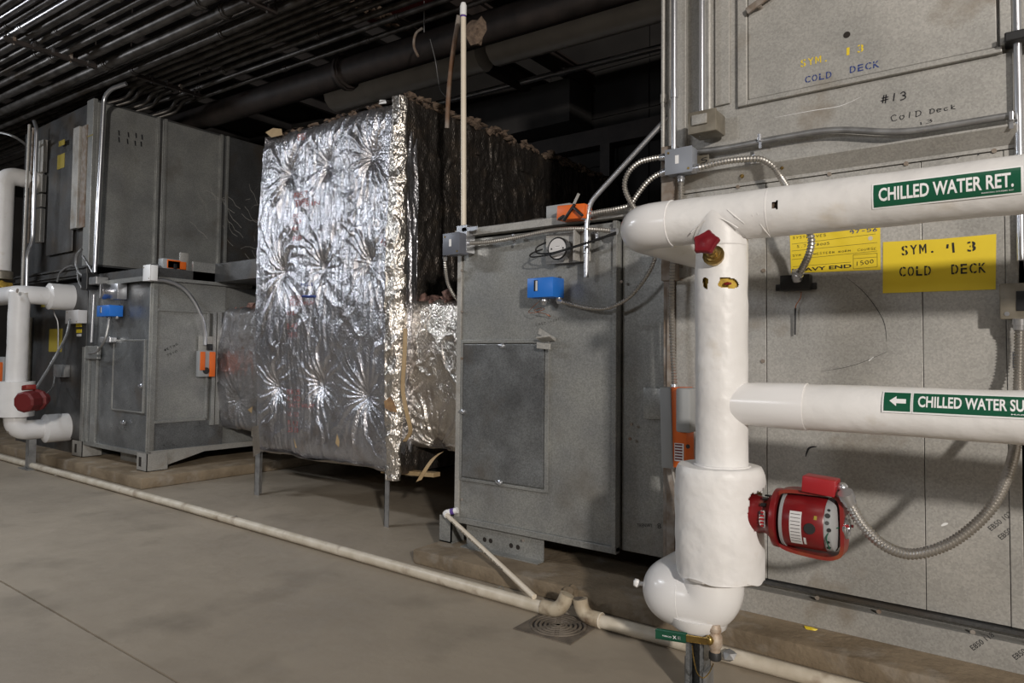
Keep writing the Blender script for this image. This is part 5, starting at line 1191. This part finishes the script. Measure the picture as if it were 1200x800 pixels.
bm=B(); q=z3(31,549,YL+.05); q=at(32,549,Z=0); xs_=q.x; box(bm,xs_-.05,xs_+.06,3.38,3.386,0,zl-.1); box(bm,xs_+.055,xs_+.061,3.38,3.46,0,zl-.1); 
o=thing('left_strut_post','short grey steel post under the lowest white elbow at the far left','post',(xs_,3.4,0)); obj('post',bm,'post',o)
bm=B(); box(bm,xs_-.13,xs_+.18,3.33,3.52,0,.012); obj('base_plate',bm,'post',o)
bm=B(); box(bm,xs_+.0,xs_+.07,3.37,3.379,.02,.18); obj('splice_angle',bm,'post',o)
# left actuator at edge
T=thing('left_edge_actuator','grey and orange actuator partly hidden by the far left riser','actuator',at(3,452,Y=3.75))
opt(T,5,436,.20,.46,.1,3.75,'greyp','grey_housing'); opt(T,1,440,.13,.40,.1,3.70,'orange','orange_housing')
# left flex and conduits
cable('thin grey conduit from the small box down to the far left red pump',[(82,374,3.72),(78,392,3.65),(68,412,3.5),(56,433,3.35),(42,455,3.15)],.016,'post','metal_conduit')
cable('short grey conduit curving from the control box to the left pump back',[(64,441,3.8),(62,452,3.7),(56,460,3.5),(50,463,3.3)],.009,'post','metal_conduit')
rigid('bright vertical conduit in front of the far left air handler corner',[Vector(at(148,98,Y=3.95)),Vector(at(130,104,Y=3.85)),Vector(at(122,114,Y=3.82)),Vector(at(111,319,Y=3.78))],.026,'bright',.3)
rigid('bright conduit with a kink left of the far air handler door',[Vector(at(40,142,Y=3.5)),Vector(at(43,150,Y=3.5)),Vector(at(38,283,Y=3.5)),Vector(at(32,296,Y=3.5)),Vector(at(31,339,Y=3.5))],.022,'bright',.15)
rigid('thin vertical conduit left of the kinked conduit at the far left',[Vector(at(34.5,146,Y=3.55)),Vector(at(26,338,Y=3.55))],.018,'galvw')
rigid('rusty vertical conduit between two bright ones at the far left',[Vector(at(39.5,150,Y=3.75)),Vector(at(33.5,285,Y=3.75))],.020,'rust')
cable('pale curved conduit arching in at the far left edge under the ceiling',[(-8,154,3.3),(8,157,3.4),(20,162,3.5),(32,171,3.7)],.018,'post','metal_conduit')
rigid('straight bright conduit beside the blue thermostat of the left cabinet',[Vector(at(110,345,Y=3.85)),Vector(at(107,401,Y=3.85))],.022,'bright')
rigid('pale pipe standing behind the far left riser',[Vector(at(36,372,Y=3.87)),Vector(at(33,452,Y=3.87))],.03,'tan')
jbox('small white-grey control box under the upper left collar',at(77,379,Y=3.80).x,at(78,379,Y=3.80).z,at(92,379,Y=3.80).x,at(78,364,Y=3.80).z,3.80,3.90,'dial',False)
jbox('small grey box on the dark panel beside the left pump',at(63,441,Y=3.83).x,at(63,441,Y=3.83).z,at(75,441,Y=3.83).x,at(63,427,Y=3.83).z,3.83,3.90,'post',False)
jbox('small bright box at the top right corner of the left cabinet',at(168,329,Y=3.80).x,at(169,329,Y=3.80).z,at(176,329,Y=3.80).x,at(169,311,Y=3.80).z,3.80,3.885,'ink',False)
thermostat((113,371),(128,357),3.70,3.86,'blue box thermostat on the far left cabinet under its round gauge')
cable('grey conduit curving from the left blue thermostat down to the bracket plate',[(128,374,3.74),(126,386,3.72),(122,400,3.70),(113,412,3.72),(104,414,3.76)],.016,'post','metal_conduit')
gq=at(121,341,Y=3.72); T=thing('pressure_gauge','round gauge with a bright bracket above the left blue thermostat','gauge',gq)
bm=B(); lathe(bm,(gq.x+.05,3.87,gq.z),(-.35,-1,0),[(0,.09),(.11,.09),(.13,.10),(.17,.10),(.175,.09)],26); obj('housing',bm,'glass',T,40)
bm=B(); disc(bm,(gq.x-.012,3.692,gq.z),(-.35,-1,0),.085,.004,26); obj('face',bm,'dial',T,40)
bm=B(); a,b=at(131,351,Y=3.78),at(140,332,Y=3.78); box(bm,a.x,b.x,3.76,3.87,a.z,b.z,.004); obj('bracket',bm,'bright',T,40)
bm=B(); a,b=at(101,340,Y=3.72),at(108,320,Y=3.72); box(bm,a.x,b.x,3.66,3.80,a.z,b.z,.006); solo('relay_box',bm,'black','small black relay box beside the upper left white collar','relay box')
bm=B(); a,b=at(108,334,Y=3.72),at(117,324,Y=3.72); box(bm,a.x,b.x,3.68,3.82,a.z,b.z,.006); solo('conduit_body',bm,'post','small pale conduit body at the foot of the left vertical conduit','conduit fitting')
cable('grey conduit looping up beside the black relay box',[(96,292,3.72),(90,299,3.70),(89,310,3.70),(94,321,3.70),(103,325,3.72)],.016,'post','metal_conduit')
cable('second grey conduit loop below the black relay box',[(91,315,3.74),(92,328,3.72),(96,336,3.70),(103,340,3.72)],.013,'post','metal_conduit')
cable('short slanting conduit joining the foot of the left vertical conduit',[(97,300,3.80),(103,309,3.79),(109,319,3.78)],.016,'post','metal_conduit')
cable('thin conduit arc above the upper left white collar',[(67,330,3.82),(70,320,3.82),(77,314,3.83),(85,311,3.84)],.012,'post','metal_conduit')
cable('thin cable hanging from the upper left collar to the dark panel box',[(62,356,3.75),(64,368,3.78),(68,380,3.82),(68,415,3.84)],.010,'post','metal_conduit')
# left side actuators
T=thing('damper_actuator','orange and grey actuator on the right side of the left cabinet','actuator',Vector((qx1+.1,sy_(235),sz_(235,441))))
def opx(parent,py0,py1,z0,z1,x0,x1,m,name,bev=.006):
    bm=B(); box(bm,x0,x1,py0,py1,z0,z1,bev); return obj(name,bm,m,parent,40)
ya_,yb_=sy_(227),sy_(243.5)
opx(T,ya_,yb_,sz_(235,441),sz_(235,411),qx1+.05,qx1+.12,'greyp','grey_housing'); opx(T,ya_+.01,ya_+(yb_-ya_)*.40,sz_(235,441)+.08,sz_(235,411)-.01,qx1+.12,qx1+.135,'orange','orange_front'); opx(T,yb_-(yb_-ya_)*.28,yb_+.02,sz_(235,441),sz_(235,411)-.01,qx1+.05,qx1+.14,'orange','orange_side')
opx(T,sy_(238),sy_(243),sz_(240,410),sz_(240,403),qx1+.06,qx1+.12,'black','cable_gland'); bm=B(); disc(bm,(qx1+.12,ya_+.09,sz_(230,434)),(1,0,0),.04,.012,16); obj('dial_knob',bm,'blackr',T,40)
opx(T,sy_(230),sy_(250),sz_(240,415),sz_(240,394),qx1+.03,qx1+.045,'galvw','mounting_plate',.002)
bm=B(); P=smooth_path([at(180,328,X=qx1+.10),at(196,329,X=qx1+.12),at(214,337,X=qx1+.13),at(227,352,X=qx1+.13),at(236,371,X=qx1+.13),at(240,390,X=qx1+.10),at(240,404,X=qx1+.09)],8); flexo=solo('flexible_conduit',tube(bm,P,.022,12),'bright','smooth conduit arcing over the left cabinet side to its orange actuator','conduit',P[0].copy(),40)
T=thing('damper_actuator','orange actuator lying on top of the left cabinet beside an upright plate','actuator',at(200,317,X=qx1-.1))
xx0=qx1-.12
def atx(px,py): return at(px,py,X=xx0)
y0_,y1_=atx(190,310).y,atx(210,310).y; z0_,z1_=atx(200,318).z,atx(200,306).z
opx(T,y0_,y1_,2.49,2.49+(z1_-z0_),xx0-.1,xx0+.02,'greyp','grey_housing'); opx(T,y0_+.05,y0_+.28,2.50,2.47+(z1_-z0_),xx0+.02,xx0+.03,'orange','orange_front'); opx(T,y1_-.16,y1_-.0,2.50,2.48+(z1_-z0_),xx0+.02,xx0+.03,'orange','orange_side')
opx(T,y0_+.12,y0_+.16,2.49,2.56,xx0+.03,xx0+.045,'black','crank_arm'); opx(T,atx(211,300).y,atx(221,300).y,2.49,2.49+atx(216,298).z-atx(216,319).z,xx0-.02,xx0,'galvw','upright_plate',.002)
bm=B(); P=smooth_path([at(172,311,X=xx0),at(182,311,X=xx0),at(190,314,X=xx0),at(197,319,X=xx0)],6); solo('flexible_conduit',tube(bm,P,.018,10),'bright','short conduit from the small bright box to the actuator on the left cabinet','conduit',P[0].copy(),40)

# ================= overhead =================
DV=Vector((math.cos(math.radians(3)),math.sin(math.radians(3)),0))
def run(label,px,py,z,r,m,s0,s1,grp=None,couples=(),name='ceiling_conduit',cat='conduit'):
    p=at(px,py,Z=z); a=p+DV*((s0-p.x)/DV.x); b=p+DV*((s1-p.x)/DV.x)
    o=thing(name,label,cat,((a+b)/2),grp); bm=B(); tube(bm,[a,b],r,12); obj('pipe',bm,m,o,40)
    for cpx in couples:
        q=p+DV*((cpx-p.x)/DV.x); bm=B(); tube(bm,[q-DV*.05,q+DV*.05],r*1.22,12); tube(bm,[q-DV*.02,q+DV*.02],r*1.34,12); obj('coupling',bm,m,o,40)
    return o
ordn=['first','second','third','fourth','fifth','sixth','seventh','eighth','ninth','tenth','eleventh','twelfth','thirteenth','fourteenth','fifteenth']
ly=[(-34,.05,'shiny'),(-18,.034,'dull'),(-4,.034,'shiny'),(9,.05,'dull'),(22,.034,'shiny'),(35,.034,'dull'),(47,.04,'shiny'),(60,.05,'dull'),(73,.034,'dull'),(86,.034,'dull'),(99,.04,'dull'),(114,.062,'dull'),(131,.062,'dull'),(148,.05,'dull')]
for i,(y,r,m) in enumerate(ly):
    rr_=random.Random(i); run(f'{"bright" if m=="shiny" else "dull"} ceiling conduit reaching the left picture edge, {ordn[i]} from the top left corner',0,y,4.98+.02*(i%2),r,m,-16.5,4,'parallel conduits over the aisle',[-6.5+rr_.uniform(-1.2,1.2),-9.2+rr_.uniform(-.8,.8)])
l2=[(6,.03,'shiny'),(15,.03,'dull'),(23,.036,'shiny'),(32,.03,'dull'),(41,.036,'dull'),(50,.03,'dull'),(58,.03,'dull'),(68,.036,'dull'),(79,.03,'dull'),(92,.03,'dull')]
for i,(y,r,m) in enumerate(l2):
    rr_=random.Random(i+50); run(f'dusty rear ceiling conduit above the foil duct, {ordn[i]} back from the aisle bank',300,y,5.12+.03*(i%2),r,m,-16.5,4,'rear conduits over the units',[-5.6+rr_.uniform(-1,1),-8.5+rr_.uniform(-1,1)])
run('large dark iron pipe hanging under the ceiling behind the foil duct',300,118,5.05,.17,'iron',-17,4,None,(-6.9,),'iron_pipe','pipe')
run('long grey round duct running under the ceiling right of the dark pipe',520,77,5.20,.21,'duct',at(387,112,Z=5.2).x,-5.35,None,(),'round_duct','duct')
run('second length of grey round duct beyond the ceiling beam',700,22,5.20,.21,'duct',-5.15,4,None,(),'round_duct','duct')
run('thin grey pipe crossing the dark background behind the right conduits',700,74,5.3,.04,'bright',-8,2,None,(-5.0,),'thin_pipe','pipe')
def trapeze(px0,py0,px1,py1,z,label):
    a,b=at(px0,py0,Z=z),at(px1,py1,Z=z); x=(a.x+b.x)/2; a.x=b.x=x
    o=thing('trapeze_hanger',label,'hanger',(x,(a.y+b.y)/2,z)); bm=B(); obox(bm,(a+b)/2,(0,1,0),(1,0,0),(0,0,1),(b-a).length,.045,.045,.003); obj('strut',bm,'iron',o)
    for k in (.02,.98):
        q=a.lerp(b,k); bm=B(); tube(bm,[q,Vector((q.x,q.y,6.3))],.008,8); obj('rod',bm,'iron',o)
    n=int((b-a).length/.17)
    for k in range(n):
        q=a.lerp(b,(k+.5)/n); bm=B(); obox(bm,q+Vector((0,0,.03)),(0,1,0),(1,0,0),(0,0,1),.03,.05,.06,.004); blob(bm,q+Vector((0,0,-.03)),.012,.012,.012,.1,1); obj('pipe_clamp',bm,'shiny' if k%3 else 'rust',o)
trapeze(3,46,115,78,4.90,'steel strut hanger under the bright conduit bank, top left')
trapeze(150,86,236,112,5.02,'steel strut hanger under the rear conduits above the left unit')
trapeze(250,-12,330,12,4.92,'steel strut hanger near the top edge left of the fireproofed beam')
# small offset conduits above left unit
for i,(a,b) in enumerate(((150,100),(158,103),(172,107),(180,110),(200,115),(207,117))):
    P=[at(a+22,b-4,Z=5.12),at(a+8,b+2,Z=5.1),at(a-2,b+14,Z=4.98),at(a-26,b+22,Z=4.85)]
    bm=B(); tube(bm,smooth_path(P,6),.028,10); o=solo('offset_conduit',bm,'dull',f'small S-bent conduit over the left air handler, {ordn[i]} from the left','conduit',P[0].copy(),40,'offset conduits over the left unit')
bm=B(); P=smooth_path([at(523,30,Z=4.85),at(517,34,Z=4.9),at(514,48,Z=4.7),at(519,60,Z=4.6),at(522,63,Z=4.6)],6)
P=smooth_path([at(495,33,Y=5.2),at(487,40,Y=5.2),at(485,54,Y=5.2),at(490,66,Y=5.2)],6); tube(bm,P,.014,8); solo('hanging_hose',bm,'rust','short curved hose end hanging by the dark iron pipe left of standpipe','hose',P[0].copy(),40)
bm=B(); P=smooth_path([at(504,46,Y=5.0),at(510,70,Y=5.0),at(513,90,Y=5.0),at(516,105,Y=4.8),at(524,115,Y=4.3)],6); tube(bm,P,.004,6); solo('hanging_wire',bm,'post','thin loose wire hanging left of the white standpipe','wire',P[0].copy(),40)
bm=B(); q=at(300,0,Z=4.9); P=[at(495,0,Y=4.9),at(495,34,Y=4.9)]; tube(bm,[at(497,-10,Y=5.2),at(497,38,Y=5.2)],.006,6); solo('hanger_rod',bm,'post','thin threaded rod above the curved hose end','rod',None,40)
bm=B(); blob(bm,at(557,38,Y=4.6),.10,.06,.12,.35,2); solo('foam_lump',bm,'fluff','ragged lump of spray fireproofing just right of the white standpipe top','insulation',None,50)
for a,lab in (((520,8,5.6),'red painted steel angle piece overhead left of the standpipe'),):
    v=at(475,8,Y=5.2); bm=B(); obox(bm,v,DV,(0,0,1),(0,1,0),1.1,.05,.14); solo('red_angle',bm,'redd',lab,'steel angle')
# back ceiling duct and mechanical clutter at far dark wall
bm=B(); box(bm,-9,-5,7.9,8.5,4.7,5.3); solo('rectangular_duct',bm,'wall','dark rectangular duct high along the back wall behind the foil plenum','duct',(-7,8.2,4.7))
for i,(a,b) in enumerate((((268,147),(293,157)),((303,141),(318,149)))):
    pass
